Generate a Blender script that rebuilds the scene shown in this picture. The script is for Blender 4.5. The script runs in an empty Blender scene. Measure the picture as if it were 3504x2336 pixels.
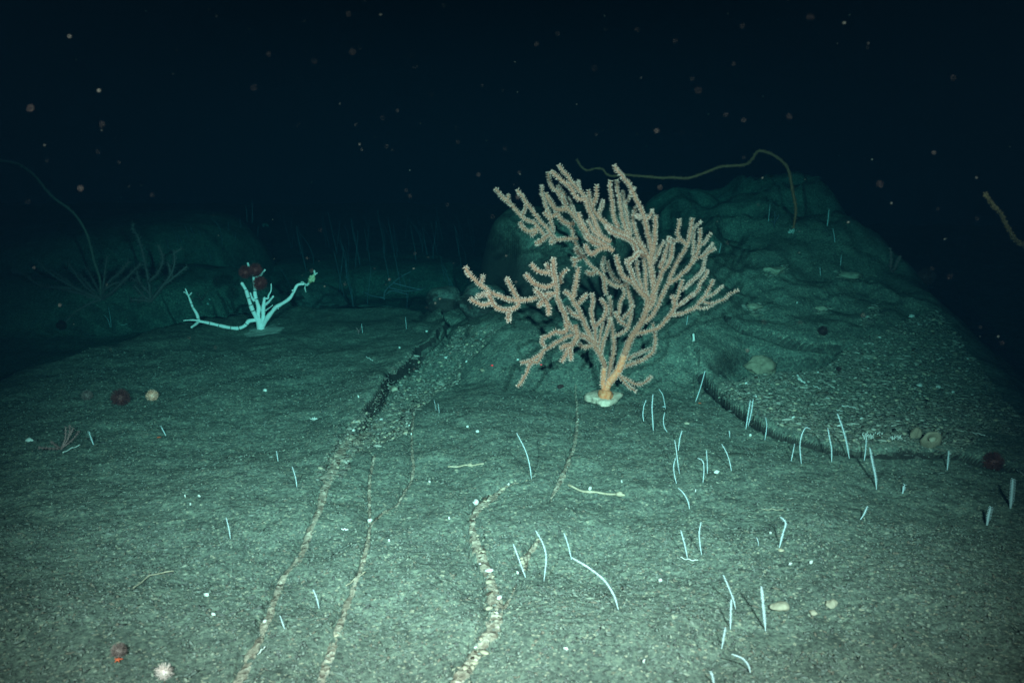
import bpy, math, random
import numpy as np
from mathutils import Vector

R = math.radians
rng = np.random.default_rng(7)
random.seed(7)
scene = bpy.context.scene
COL = scene.collection

# ------------------------------------------------------------------ camera
CAM = np.array((0.0, 0.0, 1.2))
PITCH = R(14.0)
HFOV = R(60.0)
cd = bpy.data.cameras.new("camera")
cam = bpy.data.objects.new("camera", cd)
COL.objects.link(cam)
cam.location = CAM
cam.rotation_euler = (math.pi / 2 - PITCH, 0, 0)
cd.sensor_width = 36.0
cd.lens = 18.0 / math.tan(HFOV / 2)
cd.clip_start = 0.02
cd.clip_end = 200.0
cd.dof.use_dof = True
cd.dof.focus_distance = 3.5
cd.dof.aperture_fstop = 4.2
scene.camera = cam

# ------------------------------------------------------------------ world: the lightless deep sea
world = bpy.data.worlds.new("World")
scene.world = world
world.use_nodes = True
wb = world.node_tree.nodes["Background"]
wb.inputs["Color"].default_value = (0.06, 0.35, 0.75, 1)
wb.inputs["Strength"].default_value = 0.006

# ------------------------------------------------------------------ the two strobes of the camera vehicle
def strobe(name, x, y, z, aim, power, size=66, blend=1.0):
    d = bpy.data.lights.new(name, 'SPOT')
    d.energy = power
    d.color = (1.0, 0.63, 0.58)
    d.spot_size = R(size)
    d.spot_blend = blend
    d.shadow_soft_size = 0.014
    o = bpy.data.objects.new(name, d)
    COL.objects.link(o)
    o.location = (x, y, z)
    o.rotation_euler = (Vector(aim) - Vector((x, y, z))).to_track_quat('-Z', 'Y').to_euler()
    return o
strobe("strobe_lamp", -0.62, 0.05, 1.42, (-0.24, 3.6, 0.10), 1720)
strobe("strobe_lamp", 0.62, 0.05, 1.42, (0.08, 3.6, 0.10), 1720)

# ------------------------------------------------------------------ picture settings
vs = scene.view_settings
scene.display_settings.display_device = 'sRGB'
vs.view_transform = 'Standard'
vs.look = 'None'
vs.exposure = 0.0
vs.gamma = 1.0
vs.use_curve_mapping = False
scene.cycles.use_denoising = True
scene.cycles.max_bounces = 4
scene.cycles.diffuse_bounces = 2
scene.cycles.glossy_bounces = 1
scene.cycles.transmission_bounces = 2
scene.cycles.volume_bounces = 0
scene.cycles.transparent_max_bounces = 8
scene.cycles.sample_clamp_indirect = 2.0

# ------------------------------------------------------------------ pixel helpers (photograph 3504 x 2336)
FPX = 1752.0 / math.tan(HFOV / 2)
CROPS = {  # crops of the photograph that shapes were measured in: origin x, origin y, scale
    'F': (0, 0, 1.0), 'S': (0, 0, 0.67123), 'E': (1500, 500, 1.6336), 'A': (1650, 540, 3.92), 'B': (2050, 540, 3.92),
    'C': (1560, 860, 3.92), 'D': (1950, 860, 2.8), 'W': (600, 840, 4.3558), 'L': (0, 500, 2.4129),
    'R': (2300, 450, 1.4934), 'X': (2050, 1250, 3.1357), 'Y': (2650, 1250, 2.6136), 'Z': (1500, 1600, 2.13),
    'V': (2200, 1700, 2.4656), 'M': (700, 640, 2.24), 'G': (1200, 950, 2.6133), 'K': (700, 1200, 1.38),
    'N': (0, 1250, 1.4442),
}
def full(crop, p):
    ox, oy, s = CROPS[crop]
    return np.array((ox + p[0] / s, oy + p[1] / s), float)
cp, sp = math.cos(PITCH), math.sin(PITCH)
def ray(f):
    d = (f[0] - 1752.0) / FPX
    e = -(f[1] - 1168.0) / FPX
    return np.array((d, cp + e * sp, -sp + e * cp))
def at_y(f, y):
    r = ray(f)
    return CAM + r * (y / r[1])
def on_plane(f, z=0.0):
    r = ray(f)
    return CAM + r * ((z - CAM[2]) / r[2])
def px_size(p, px):
    """metres covered by px photograph pixels at world point p"""
    depth = p[1] * cp - (p[2] - CAM[2]) * sp
    return px * depth / FPX

# ------------------------------------------------------------------ noise
def _hash(ix, iy, seed):
    h = (ix * 374761393 + iy * 668265263 + seed * 974634777) & 0x7fffffff
    h = ((h ^ (h >> 13)) * 1274126177) & 0x7fffffff
    return ((h ^ (h >> 16)) & 0xffff) / 65535.0
def vnoise(x, y, seed=0):
    x = np.asarray(x, float); y = np.asarray(y, float)
    ix = np.floor(x).astype(np.int64); iy = np.floor(y).astype(np.int64)
    fx = x - ix; fy = y - iy
    fx = fx * fx * fx * (fx * (fx * 6 - 15) + 10); fy = fy * fy * fy * (fy * (fy * 6 - 15) + 10)
    a = _hash(ix, iy, seed); b = _hash(ix + 1, iy, seed); c = _hash(ix, iy + 1, seed); d = _hash(ix + 1, iy + 1, seed)
    return (a * (1 - fx) + b * fx) * (1 - fy) + (c * (1 - fx) + d * fx) * fy - 0.5
def fbm(x, y, octv, seed=0, gain=0.5):
    s = 0; amp = 1.0; f = 1.0
    for i in range(octv):
        s = s + amp * vnoise(x * f + 17.3 * i, y * f - 9.1 * i, seed + i)
        amp *= gain; f *= 2.03
    return s
def sstep(a, b, x):
    t = np.clip((x - a) / (b - a), 0, 1)
    return t * t * (3 - 2 * t)
def seg_dist(x, y, poly, closed=False):
    """distance to polyline and signed side of nearest segment (positive = left of its direction)"""
    best = np.full(x.shape, 1e9); side = np.zeros(x.shape); tt = np.zeros(x.shape)
    n = len(poly)
    for i in range(n if closed else n - 1):
        ax, ay = poly[i][:2]; bx, by = poly[(i + 1) % n][:2]
        dx, dy = bx - ax, by - ay
        L2 = dx * dx + dy * dy + 1e-12
        t = np.clip(((x - ax) * dx + (y - ay) * dy) / L2, 0, 1)
        ex = x - (ax + t * dx); ey = y - (ay + t * dy)
        d = np.hypot(ex, ey)
        m = d < best
        best = np.where(m, d, best)
        side = np.where(m, np.sign(dx * ey - dy * ex), side)
        tt = np.where(m, i + t, tt)
    return best, side, tt
def inside(x, y, poly):
    c = np.zeros(x.shape, bool); n = len(poly)
    for i in range(n):
        x1, y1 = poly[i]; x2, y2 = poly[(i + 1) % n]
        if y1 == y2: continue
        k = ((y1 > y) != (y2 > y)) & (x < (x2 - x1) * (y - y1) / (y2 - y1) + x1)
        c ^= k
    return c
def sdf(x, y, poly):
    d, _, _ = seg_dist(x, y, poly, True)
    return np.where(inside(x, y, poly), -d, d)
def gp(crop, pts, z=0.0):
    return [tuple(on_plane(full(crop, p), z)[:2]) for p in pts]

# ------------------------------------------------------------------ seafloor shape
FEATURES = None      # outlines laid on the plain terrain, then cut into it

SLAB = [(-2.7, -2), (-2.6, 2.6)] + gp('F', [(0, 1330), (300, 1200), (640, 1092), (960, 1048), (1200, 1045), (1400, 1047),
        (1490, 1085), (1530, 1150), (1480, 1195), (1400, 1240), (1340, 1290), (1300, 1360), (1240, 1425), (1205, 1490), (1175, 1545)])
def lobe(x, y, cx, cy, ax, ay, h, p=1.0, rot=0.0):
    c, s = math.cos(rot), math.sin(rot)
    u = ((x - cx) * c + (y - cy) * s) / ax; v = (-(x - cx) * s + (y - cy) * c) / ay
    q = np.clip(1 - np.power(u * u + v * v, p), 0, 1)
    return h * q * q * (3 - 2 * q)

def H(x, y):
    x = np.asarray(x, float); y = np.asarray(y, float)
    wx = x + 0.10 * fbm(x * 1.7, y * 1.7, 3, 11); wy = y + 0.10 * fbm(x * 1.7 + 40, y * 1.7, 3, 23)
    wx2 = x + 0.03 * fbm(x * 6, y * 6, 2, 31); wy2 = y + 0.03 * fbm(x * 6 + 9, y * 6, 2, 37)
    z = 0.03 * fbm(x * 0.9, y * 0.9, 3, 3)
    # the slab falls away behind and to both sides
    s = sdf(wx2, wy2, SLAB)
    y1 = 4.3 + 1.0 * sstep(-0.95, -0.65, x)
    back = sstep(0.0, 0.8, y - y1) * sstep(0.9, -0.2, x)
    left = sstep(-1.9, -2.3, x)
    z = z - sstep(-0.03, 0.10, s) * 0.30 * np.maximum(back, 0)
    z = z - left * sstep(0.0, 1.1, s) * 0.55 * (1 - 0.5 * sstep(5.0, 6.5, y))
    z = z - 0.10 * sstep(5.5, 12, y)
    # rocks on the far floor and the left hill
    z = np.maximum(z, -0.42 + lobe(wx, wy, -3.95, 8.3, 1.85, 1.9, 0.76, 2.2) * (0.75 + 0.25 * sstep(-5.5, -2.5, x)))
    z = np.maximum(z, -0.42 + lobe(wx, wy, -3.2, 6.9, 1.7, 0.8, 0.46, 1.6, 0.25))
    z = np.maximum(z, -0.42 + lobe(wx, wy, -1.2, 8.6, 1.9, 1.3, 0.30, 1.2))
    # outcrop behind the coral and the hill on the right
    z = z + lobe(wx, wy, 0.42, 4.75, 0.95, 0.95, 0.20, 1.2)
    z = np.maximum(z, -0.35 + lobe(wx, wy, 0.36, 5.75, 0.66, 1.0, 0.98, 1.9))
    z = np.maximum(z, -0.30 + lobe(wx, wy, -0.15, 5.3, 0.55, 0.5, 0.42, 1.7))
    hr = sstep(3.55, 5.6, y - 0.12 * x) * 0.45 + sstep(5.0, 7.2, y) * (0.22 + 0.13 * (x - 1.0))
    hill = hr * sstep(0.42, 1.15, wx - 0.05 * (y - 4)) * sstep(3.05, 2.20, wx) * sstep(8.8, 7.3, y)
    z = z + hill * (1 - 0.20 * np.abs(fbm(x * 1.9, y * 1.9, 3, 131)) * 2) + sstep(0.05, 0.25, hill) * (0.04 * np.abs(fbm(x * 2.6 + 3, y * 3.4, 3, 137)) - 0.035 * np.abs(fbm(x * 5.5, y * 6.5 + 4, 3, 139)))
    z = z - sstep(2.15, 3.3, x - 0.10 * (y - 3)) * 0.60 * sstep(2.4, 4.2, y)
    if FEATURES:
        # the slab's steep undercut side, the gully running up to it filled on the right
        d, sd, _ = seg_dist(wx2, wy2, FEATURES['gully_left'])
        out = (s > 0) & (sd < 0)
        edge = np.where(s > 0, sstep(0.0, 0.025, d), 0.0) * sstep(2.95, 3.7, y) * sstep(5.6, 5.0, y) * sstep(0.55, 0.25, d)
        z = z - 0.045 * edge * np.exp(-(d / 0.035) ** 2) - 0.012 * edge
        z = z + 0.05 * np.exp(-(d / 0.16) ** 2) * sstep(0.03, -0.02, s) * sstep(3.0, 3.8, y)
        g = sdf(wx2, wy2, FEATURES['gully']); z = z - 0.04 * sstep(0.02, -0.10, g)
        # slab ledge with a recess above the shell gravel
        q = sdf(wx2, wy2, FEATURES['recess']); z = z - 0.10 * sstep(0.02, -0.08, q)
        d, _, _ = seg_dist(wx2, wy2, FEATURES['ledge']); z = z - 0.06 * np.exp(-(d / 0.022) ** 2)
        # the long crack and the gravel mound behind it
        d, sd, _ = seg_dist(wx2, wy2, FEATURES['crack'])
        z = z - 0.075 * np.exp(-(d / 0.014) ** 2) + np.where(sd > 0, 0.022 * np.exp(-(d / 0.30) ** 2) * sstep(0.0, 0.06, d), 0)
        # hair cracks along the left edge of the veins
        m = y < 5.2
        if m.any():
            xm, ym = x[m], y[m]; dz = np.zeros(xm.shape); xw = xm + 0.012 * fbm(xm * 25, ym * 25, 2, 53)
            for k, v in VW.items():
                off = [(px - w * 1.4898 * py * 1.05 / FPX * 0.5 - 0.004, py) for px, py, w in v]
                dd, _, _ = seg_dist(xw, ym, off)
                dz = np.minimum(dz, -0.013 * np.exp(-(dd / 0.008) ** 2))
            z = z.copy(); z[m] += dz
    # hummocks, lumps and grain
    near = sstep(9, 3, y)
    z = z + 0.030 * fbm(x * 3.1, y * 3.1, 3, 61) + 0.007 * fbm(x * 11, y * 11, 3, 71) + near * 0.0042 * fbm(x * 42, y * 42, 2, 83)
    z = z + near * 0.0032 * fbm(x * 130, y * 130, 2, 91)
    z = z + 0.03 * np.abs(fbm(x * 2.2 + 5, y * 4.4, 3, 97)) * sstep(4.8, 6.5, y)
    return z
def hz(x, y):
    return float(H(np.array([x]), np.array([y]))[0])
def ground(f, ymax=15.0):
    """first point where the view ray through photograph pixel f meets the seafloor"""
    r = ray(f)
    t = np.concatenate([np.linspace(1.3, 5, 220), np.linspace(5.02, ymax, 260)])
    P = CAM[None] + r[None] * t[:, None]
    below = P[:, 2] < H(P[:, 0], P[:, 1])
    if not below.any():
        p = at_y(f, 9.0); p[2] = hz(p[0], p[1]); return p
    i = int(np.argmax(below)); a = t[max(i - 1, 0)]; b = t[i]
    tt = np.linspace(a, b, 16)
    P = CAM[None] + r[None] * tt[:, None]
    below = P[:, 2] < H(P[:, 0], P[:, 1])
    j = int(np.argmax(below)) if below.any() else 15
    return P[j]
def gpt(crop, p):
    return ground(full(crop, p))

def gg(crop, pts):
    """outline traced on the photograph, laid on the terrain"""
    return [tuple(ground(full(crop, p))[:2]) for p in pts]
VEINS = {   # centre line in photograph pixels (scaled 2352 wide) with width
    1: [(880, 940, 50), (830, 985, 55), (780, 1045, 40), (755, 1100, 34), (730, 1180, 26), (705, 1240, 24), (688, 1288, 30), (650, 1330, 28), (612, 1430, 30), (580, 1500, 36), (530, 1600, 44)],
    2: [(952, 930, 8), (946, 1000, 9), (947, 1110, 11), (920, 1150, 11), (870, 1188, 13), (850, 1215, 14), (843, 1255, 20), (828, 1310, 20), (798, 1390, 24), (768, 1480, 30), (722, 1600, 38)],
    3: [(862, 1040, 8), (850, 1100, 11), (848, 1150, 11), (850, 1205, 10)],
    4: [(1222, 1096, 8), (1168, 1112, 20), (1128, 1146, 40), (1096, 1172, 34), (1085, 1205, 22), (1098, 1262, 36), (1124, 1318, 34), (1138, 1376, 44), (1136, 1430, 58), (1108, 1480, 52), (1078, 1530, 56), (1030, 1600, 62)],
    5: [(1322, 880, 6), (1326, 960, 9), (1320, 1020, 13), (1305, 1060, 15), (1290, 1098, 20), (1262, 1148, 9)],
    6: [(1246, 1228, 10), (1228, 1252, 22), (1210, 1280, 26), (1202, 1312, 10)],
    7: [(1185, 1340, 7), (1170, 1375, 13), (1150, 1405, 14)],
}
VW = {k: [(*gg('S', [(a, b)])[0], w) for a, b, w in v] for k, v in VEINS.items()}
G_LEFT = gg('F', [(1185, 1545), (1205, 1490), (1250, 1425), (1300, 1360), (1340, 1290), (1400, 1240), (1480, 1195), (1525, 1155), (1500, 1100)])
GULLY = gg('F', [(1185, 1545), (1205, 1490), (1250, 1425), (1300, 1360), (1340, 1290), (1400, 1240), (1480, 1195), (1540, 1150), (1570, 1110), (1640, 1100), (1720, 1112), (1650, 1180), (1590, 1235), (1570, 1300), (1480, 1345), (1420, 1400), (1390, 1470), (1290, 1520)])
CRACK = gg('F', [(2410, 1290), (2487, 1387), (2588, 1448), (2675, 1494), (2738, 1512), (2822, 1535), (2910, 1550),
                 (3109, 1556), (3210, 1556), (3300, 1570), (3370, 1590), (3504, 1612), (3700, 1650)])
LEDGE = gg('R', [(300, 950), (360, 990), (430, 1022), (600, 1076), (740, 1090), (880, 1102)])
RECESS = gg('R', [(175, 1185), (250, 1115), (370, 1085), (520, 1105), (700, 1120), (880, 1104), (835, 1165), (735, 1215), (560, 1230), (400, 1258), (330, 1300), (260, 1270), (200, 1235)])
GRAVEL_R = gg('F', [(2450, 1335), (2500, 1312), (2570, 1292), (2680, 1277), (2790, 1270), (2860, 1230), (2890, 1195), (2960, 1150), (3020, 1140), (3110, 1090), (3210, 1060),
                    (3280, 1150), (3360, 1260), (3500, 1420), (3600, 1615), (3504, 1500), (3370, 1480), (3300, 1560), (3109, 1546), (2910, 1540), (2822, 1522), (2738, 1500), (2675, 1478), (2588, 1430), (2500, 1375)])
HILLP = [gg('F', q) for q in ([(2615, 940), (2690, 905), (2700, 930), (2630, 955)], [(2810, 960), (2900, 925), (3000, 930), (2990, 955), (2850, 985)], [(2540, 1045), (2610, 1035), (2590, 1085)], [(2780, 1050), (2835, 1050), (2830, 1070), (2785, 1070)], [(2940, 1090), (3000, 1040), (3010, 1080), (2960, 1130)])]
FEATURES = {'gully_left': G_LEFT, 'gully': GULLY, 'crack': CRACK, 'ledge': LEDGE, 'recess': RECESS}

# ------------------------------------------------------------------ mesh helpers
def mesh_from(name, V, faces, mat=None, smooth=True):
    me = bpy.data.meshes.new(name)
    V = np.asarray(V, np.float32)
    me.vertices.add(len(V)); me.vertices.foreach_set('co', V.ravel())
    if isinstance(faces, np.ndarray):
        n, k = faces.shape
        me.loops.add(n * k); me.loops.foreach_set('vertex_index', faces.astype(np.int32).ravel())
        me.polygons.add(n)
        me.polygons.foreach_set('loop_start', np.arange(0, n * k, k, dtype=np.int32))
    else:
        flat = np.concatenate([np.asarray(f, np.int32) for f in faces])
        ln = np.array([len(f) for f in faces], np.int32)
        me.loops.add(len(flat)); me.loops.foreach_set('vertex_index', flat)
        me.polygons.add(len(ln))
        me.polygons.foreach_set('loop_start', np.concatenate([[0], np.cumsum(ln)[:-1]]).astype(np.int32))
    me.update(calc_edges=True)
    if smooth:
        me.polygons.foreach_set('use_smooth', np.ones(len(me.polygons), bool))
    if mat: me.materials.append(mat)
    me.validate()
    return me
def link(name, me, parent=None):
    o = bpy.data.objects.new(name, me)
    COL.objects.link(o)
    if parent is not None:
        o.parent = parent
        o.matrix_parent_inverse = parent.matrix_basis.inverted()
    return o
def tag(o, label=None, cat=None, group=None, kind=None):
    for k, v in (('label', label), ('category', cat), ('group', group), ('kind', kind)):
        if v: o[k] = v
    return o
def empty(name, loc):
    o = bpy.data.objects.new(name, None)
    o.empty_display_size = 0.05
    o.location = Vector(loc)
    COL.objects.link(o)
    return o
def spline(P, n):
    """Catmull-Rom through P (m,k), n samples"""
    P = np.asarray(P, float)
    if len(P) == 2:
        t = np.linspace(0, 1, n)[:, None]
        return P[0] * (1 - t) + P[1] * t
    Q = np.vstack([2 * P[0] - P[1], P, 2 * P[-1] - P[-2]])
    L = np.concatenate([[0], np.cumsum(np.maximum(np.linalg.norm(np.diff(P[:, :3], axis=0), axis=1), 1e-6))])
    out = []
    for s in np.linspace(0, L[-1], n):
        i = min(int(np.searchsorted(L, s, side='right')) - 1, len(P) - 2)
        t = (s - L[i]) / (L[i + 1] - L[i])
        p0, p1, p2, p3 = Q[i], Q[i + 1], Q[i + 2], Q[i + 3]
        out.append(0.5 * ((2 * p1) + (-p0 + p2) * t + (2 * p0 - 5 * p1 + 4 * p2 - p3) * t * t + (-p0 + 3 * p1 - 3 * p2 + p3) * t ** 3))
    return np.array(out)
def frames(P):
    T = np.gradient(P, axis=0); T /= np.linalg.norm(T, axis=1)[:, None] + 1e-12
    u = np.cross(T[0], (0.31, 0.87, 0.38)); u /= np.linalg.norm(u)
    U = [u]
    for t in T[1:]:
        u = u - t * np.dot(u, t); u /= np.linalg.norm(u) + 1e-12
        U.append(u)
    U = np.array(U)
    return T, U, np.cross(T, U)
def tube(P, rad, n=8, lump=0.0, r=rng):
    """closed tapered tube: verts, faces"""
    P = np.asarray(P); rad = np.broadcast_to(np.asarray(rad, float), (len(P),))
    T, U, W = frames(P)
    a = np.linspace(0, 2 * np.pi, n, endpoint=False)
    rr = rad[:, None] * (1 + lump * (r.random((len(P), n)) - 0.5))
    V = P[:, None] + rr[..., None] * (np.cos(a)[None, :, None] * U[:, None] + np.sin(a)[None, :, None] * W[:, None])
    V = V.reshape(-1, 3); F = []
    m = len(P)
    for i in range(m - 1):
        for j in range(n):
            k = (j + 1) % n
            F.append((i * n + j, i * n + k, (i + 1) * n + k, (i + 1) * n + j))
    V = np.vstack([V, P[:1] - T[:1] * rad[0] * 0.6, P[-1:] + T[-1:] * rad[-1] * 0.9])
    for j in range(n):
        k = (j + 1) % n
        F.append((m * n, k, j)); F.append((m * n + 1, (m - 1) * n + j, (m - 1) * n + k))
    return V, F
def merge(parts):
    VV, FF, o = [], [], 0
    for V, F in parts:
        VV.append(V); FF += [tuple(i + o for i in f) for f in F]; o += len(V)
    return np.vstack(VV), FF
def ico(sub=1):
    import bmesh
    bm = bmesh.new(); bmesh.ops.create_icosphere(bm, subdivisions=sub, radius=1.0)
    V = np.array([v.co[:] for v in bm.verts]); F = np.array([[v.index for v in f.verts] for f in bm.faces])
    bm.free(); return V, F
ICO1, ICO2, ICO3, ICO4 = ico(1), ico(2), ico(3), ico(4)
OCTA = (np.array([(1, 0, 0), (0, 1, 0), (-1, 0, 0), (0, -1, 0), (0, 0, 1), (0, 0, -1)], float), np.array([(0, 1, 4), (1, 2, 4), (2, 3, 4), (3, 0, 4), (1, 0, 5), (2, 1, 5), (3, 2, 5), (0, 3, 5)]))
def noise3(V, f, seed):
    return (vnoise(V[:, 0] * f + 3.1, V[:, 1] * f + V[:, 2] * f * 0.71, seed) + vnoise(V[:, 2] * f + 8.7, V[:, 0] * f * 0.63 - V[:, 1] * f, seed + 5))
def rock_mesh(size, seed, base=ICO2, rough=0.35, flat=None):
    V, F = base
    r = np.random.default_rng(seed)
    V = V.copy()
    for _ in range(5):                       # a few chopped faces
        n = r.normal(size=3); n /= np.linalg.norm(n); d = 0.55 + 0.3 * r.random()
        k = V @ n; over = np.maximum(k - d, 0); V -= over[:, None] * n
    V *= (1 + rough * noise3(V, 1.6, seed) + rough * 0.4 * noise3(V, 4.1, seed + 3))[:, None]
    V *= np.asarray(size)
    return V, F
def scatter_mesh(pts, sizes, seed, squash=0.6, base=ICO1):
    """many small irregular grains joined into one mesh"""
    r = np.random.default_rng(seed)
    BV, BF = base; n = len(pts); nb = len(BV)
    sc = sizes[:, None] * (0.5 + 0.8 * r.random((n, 3))) * np.array((1.15, 0.85, squash))
    sc[:, 0] *= 1 + 2.2 * r.random(n) ** 5
    ang = r.random(n) * 2 * np.pi; tl = (r.random(n) - 0.5) * 1.0
    V = BV[None] * (0.8 + 0.4 * r.random((n, nb, 1))) * sc[:, None]
    c, s = np.cos(tl)[:, None], np.sin(tl)[:, None]
    y = V[..., 1] * c - V[..., 2] * s; z = V[..., 1] * s + V[..., 2] * c; x = V[..., 0]
    c, s = np.cos(ang)[:, None], np.sin(ang)[:, None]
    V = np.stack([x * c - y * s, x * s + y * c, z], -1) + pts[:, None]
    F = (BF[None] + (np.arange(n) * nb)[:, None, None]).reshape(-1, BF.shape[1])
    return V.reshape(-1, 3), F

# ------------------------------------------------------------------ materials
def mat_new(name):
    m = bpy.data.materials.new(name); m.use_nodes = True
    nt = m.node_tree; return m, nt, nt.nodes['Principled BSDF'], nt.nodes.new, nt.links.new
def ramp(nt, fac, stops):
    n = nt.nodes.new('ShaderNodeValToRGB'); cr = n.color_ramp
    while len(cr.elements) < len(stops): cr.elements.new(0.5)
    for e, (p, c) in zip(cr.elements, stops):
        e.position = p; e.color = (*c, 1)
    nt.links.new(fac, n.inputs['Fac']); return n.outputs['Color']
def mixc(nt, fac, a, b, mode='MIX'):
    n = nt.nodes.new('ShaderNodeMix'); n.data_type = 'RGBA'; n.blend_type = mode
    for s, v in ((n.inputs[0], fac), (n.inputs[6], a), (n.inputs[7], b)):
        if isinstance(v, (int, float)): s.default_value = v
        elif isinstance(v, tuple): s.default_value = (*v, 1)
        else: nt.links.new(v, s)
    return n.outputs[2]
def tex(nt, co, kind, scale, detail=4, rough=0.6):
    if kind == 'noise':
        n = nt.nodes.new('ShaderNodeTexNoise'); n.inputs['Scale'].default_value = scale
        n.inputs['Detail'].default_value = detail; n.inputs['Roughness'].default_value = rough
        nt.links.new(co, n.inputs['Vector']); return n.outputs['Fac']
    n = nt.nodes.new('ShaderNodeTexVoronoi'); n.inputs['Scale'].default_value = scale
    nt.links.new(co, n.inputs['Vector']); return n
def bumpn(nt, h, strength, dist, prev=None):
    n = nt.nodes.new('ShaderNodeBump'); n.inputs['Strength'].default_value = strength; n.inputs['Distance'].default_value = dist
    nt.links.new(h, n.inputs['Height'])
    if prev is not None: nt.links.new(prev, n.inputs['Normal'])
    return n.outputs['Normal']
def ground_mat(name, sed_a, sed_b, rock, speck=0.5, slope=(0.80, 0.55)):
    m, nt, bs, N, Lk = mat_new(name)
    co = N('ShaderNodeTexCoord').outputs['Object']
    big = tex(nt, co, 'noise', 1.6, 5, 0.6)
    mid = tex(nt, co, 'noise', 14, 6, 0.65)
    fine = tex(nt, co, 'noise', 75, 6, 0.75)
    sed = mixc(nt, ramp(nt, big, [(0.35, (0, 0, 0)), (0.65, (1, 1, 1))]), sed_a, sed_b)
    sed = mixc(nt, 0.85, sed, ramp(nt, mid, [(0.3, (0.55, 0.55, 0.56)), (0.5, (0.95, 0.95, 0.95)), (0.7, (1.35, 1.33, 1.28))]), 'MULTIPLY')
    sed = mixc(nt, 0.9, sed, ramp(nt, fine, [(0.32, (0.25, 0.25, 0.26)), (0.5, (0.95, 0.95, 0.95)), (0.66, (1.75, 1.68, 1.5))]), 'MULTIPLY')
    vo = tex(nt, co, 'voronoi', 170)
    sx = N('ShaderNodeSeparateColor'); Lk(vo.outputs['Color'], sx.inputs[0])
    light = ramp(nt, sx.outputs[0], [(0.0, (0, 0, 0)), (0.93, (0, 0, 0)), (0.97, (1, 1, 1))])
    dark = ramp(nt, sx.outputs[1], [(0.0, (0, 0, 0)), (0.86, (0, 0, 0)), (0.92, (1, 1, 1))])
    f1 = N('ShaderNodeMath'); f1.operation = 'MULTIPLY'; f1.inputs[1].default_value = speck; Lk(light, f1.inputs[0])
    f2 = N('ShaderNodeMath'); f2.operation = 'MULTIPLY'; f2.inputs[1].default_value = speck; Lk(dark, f2.inputs[0])
    sed = mixc(nt, f1.outputs[0], sed, (0.50, 0.45, 0.33))
    sed = mixc(nt, f2.outputs[0], sed, (0.035, 0.032, 0.03))
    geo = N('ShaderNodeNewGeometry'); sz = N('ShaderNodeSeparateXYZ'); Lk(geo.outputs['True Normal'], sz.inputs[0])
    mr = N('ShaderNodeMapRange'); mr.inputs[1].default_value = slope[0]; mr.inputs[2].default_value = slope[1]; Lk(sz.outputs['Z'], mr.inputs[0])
    rock_shade = mixc(nt, 0.8, rock, ramp(nt, fine, [(0.3, (0.4, 0.4, 0.4)), (0.7, (1.5, 1.45, 1.35))]), 'MULTIPLY')
    colr = mixc(nt, mr.outputs[0], sed, rock_shade)
    Lk(colr, bs.inputs['Base Color']); bs.inputs['Roughness'].default_value = 0.95
    bs.inputs['Specular IOR Level'].default_value = 0.15
    n1 = bumpn(nt, fine, 0.55, 0.008)
    n2 = bumpn(nt, mid, 0.35, 0.02, n1)
    Lk(n2, bs.inputs['Normal'])
    return m
def organic(name, c1, c2, scale=60, rough=0.7, sss=0.0, bump=0.3, dist=0.002, c3=None):
    m, nt, bs, N, Lk = mat_new(name)
    co = N('ShaderNodeTexCoord').outputs['Object']
    f = tex(nt, co, 'noise', scale, 5, 0.65)
    stops = [(0.35, c1), (0.62, c2)] + ([(0.75, c3)] if c3 else [])
    Lk(ramp(nt, f, stops), bs.inputs['Base Color'])
    bs.inputs['Roughness'].default_value = rough
    bs.inputs['Specular IOR Level'].default_value = 0.25
    Lk(bumpn(nt, f, bump, dist), bs.inputs['Normal'])
    return m
def grains(name, cols, rough=0.8):
    """each loose grain its own colour"""
    m, nt, bs, N, Lk = mat_new(name)
    g = N('ShaderNodeNewGeometry')
    n = len(cols)
    c = ramp(nt, g.outputs['Random Per Island'], [(i / n, k) for i, k in enumerate(cols)])
    c.node.color_ramp.interpolation = 'CONSTANT'
    co = N('ShaderNodeTexCoord').outputs['Object']
    f = tex(nt, co, 'noise', 180, 3, 0.6)
    Lk(mixc(nt, 0.6, c, ramp(nt, f, [(0.3, (0.6, 0.6, 0.6)), (0.7, (1.3, 1.3, 1.3))]), 'MULTIPLY'), bs.inputs['Base Color'])
    bs.inputs['Roughness'].default_value = rough; bs.inputs['Specular IOR Level'].default_value = 0.2
    return m

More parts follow.
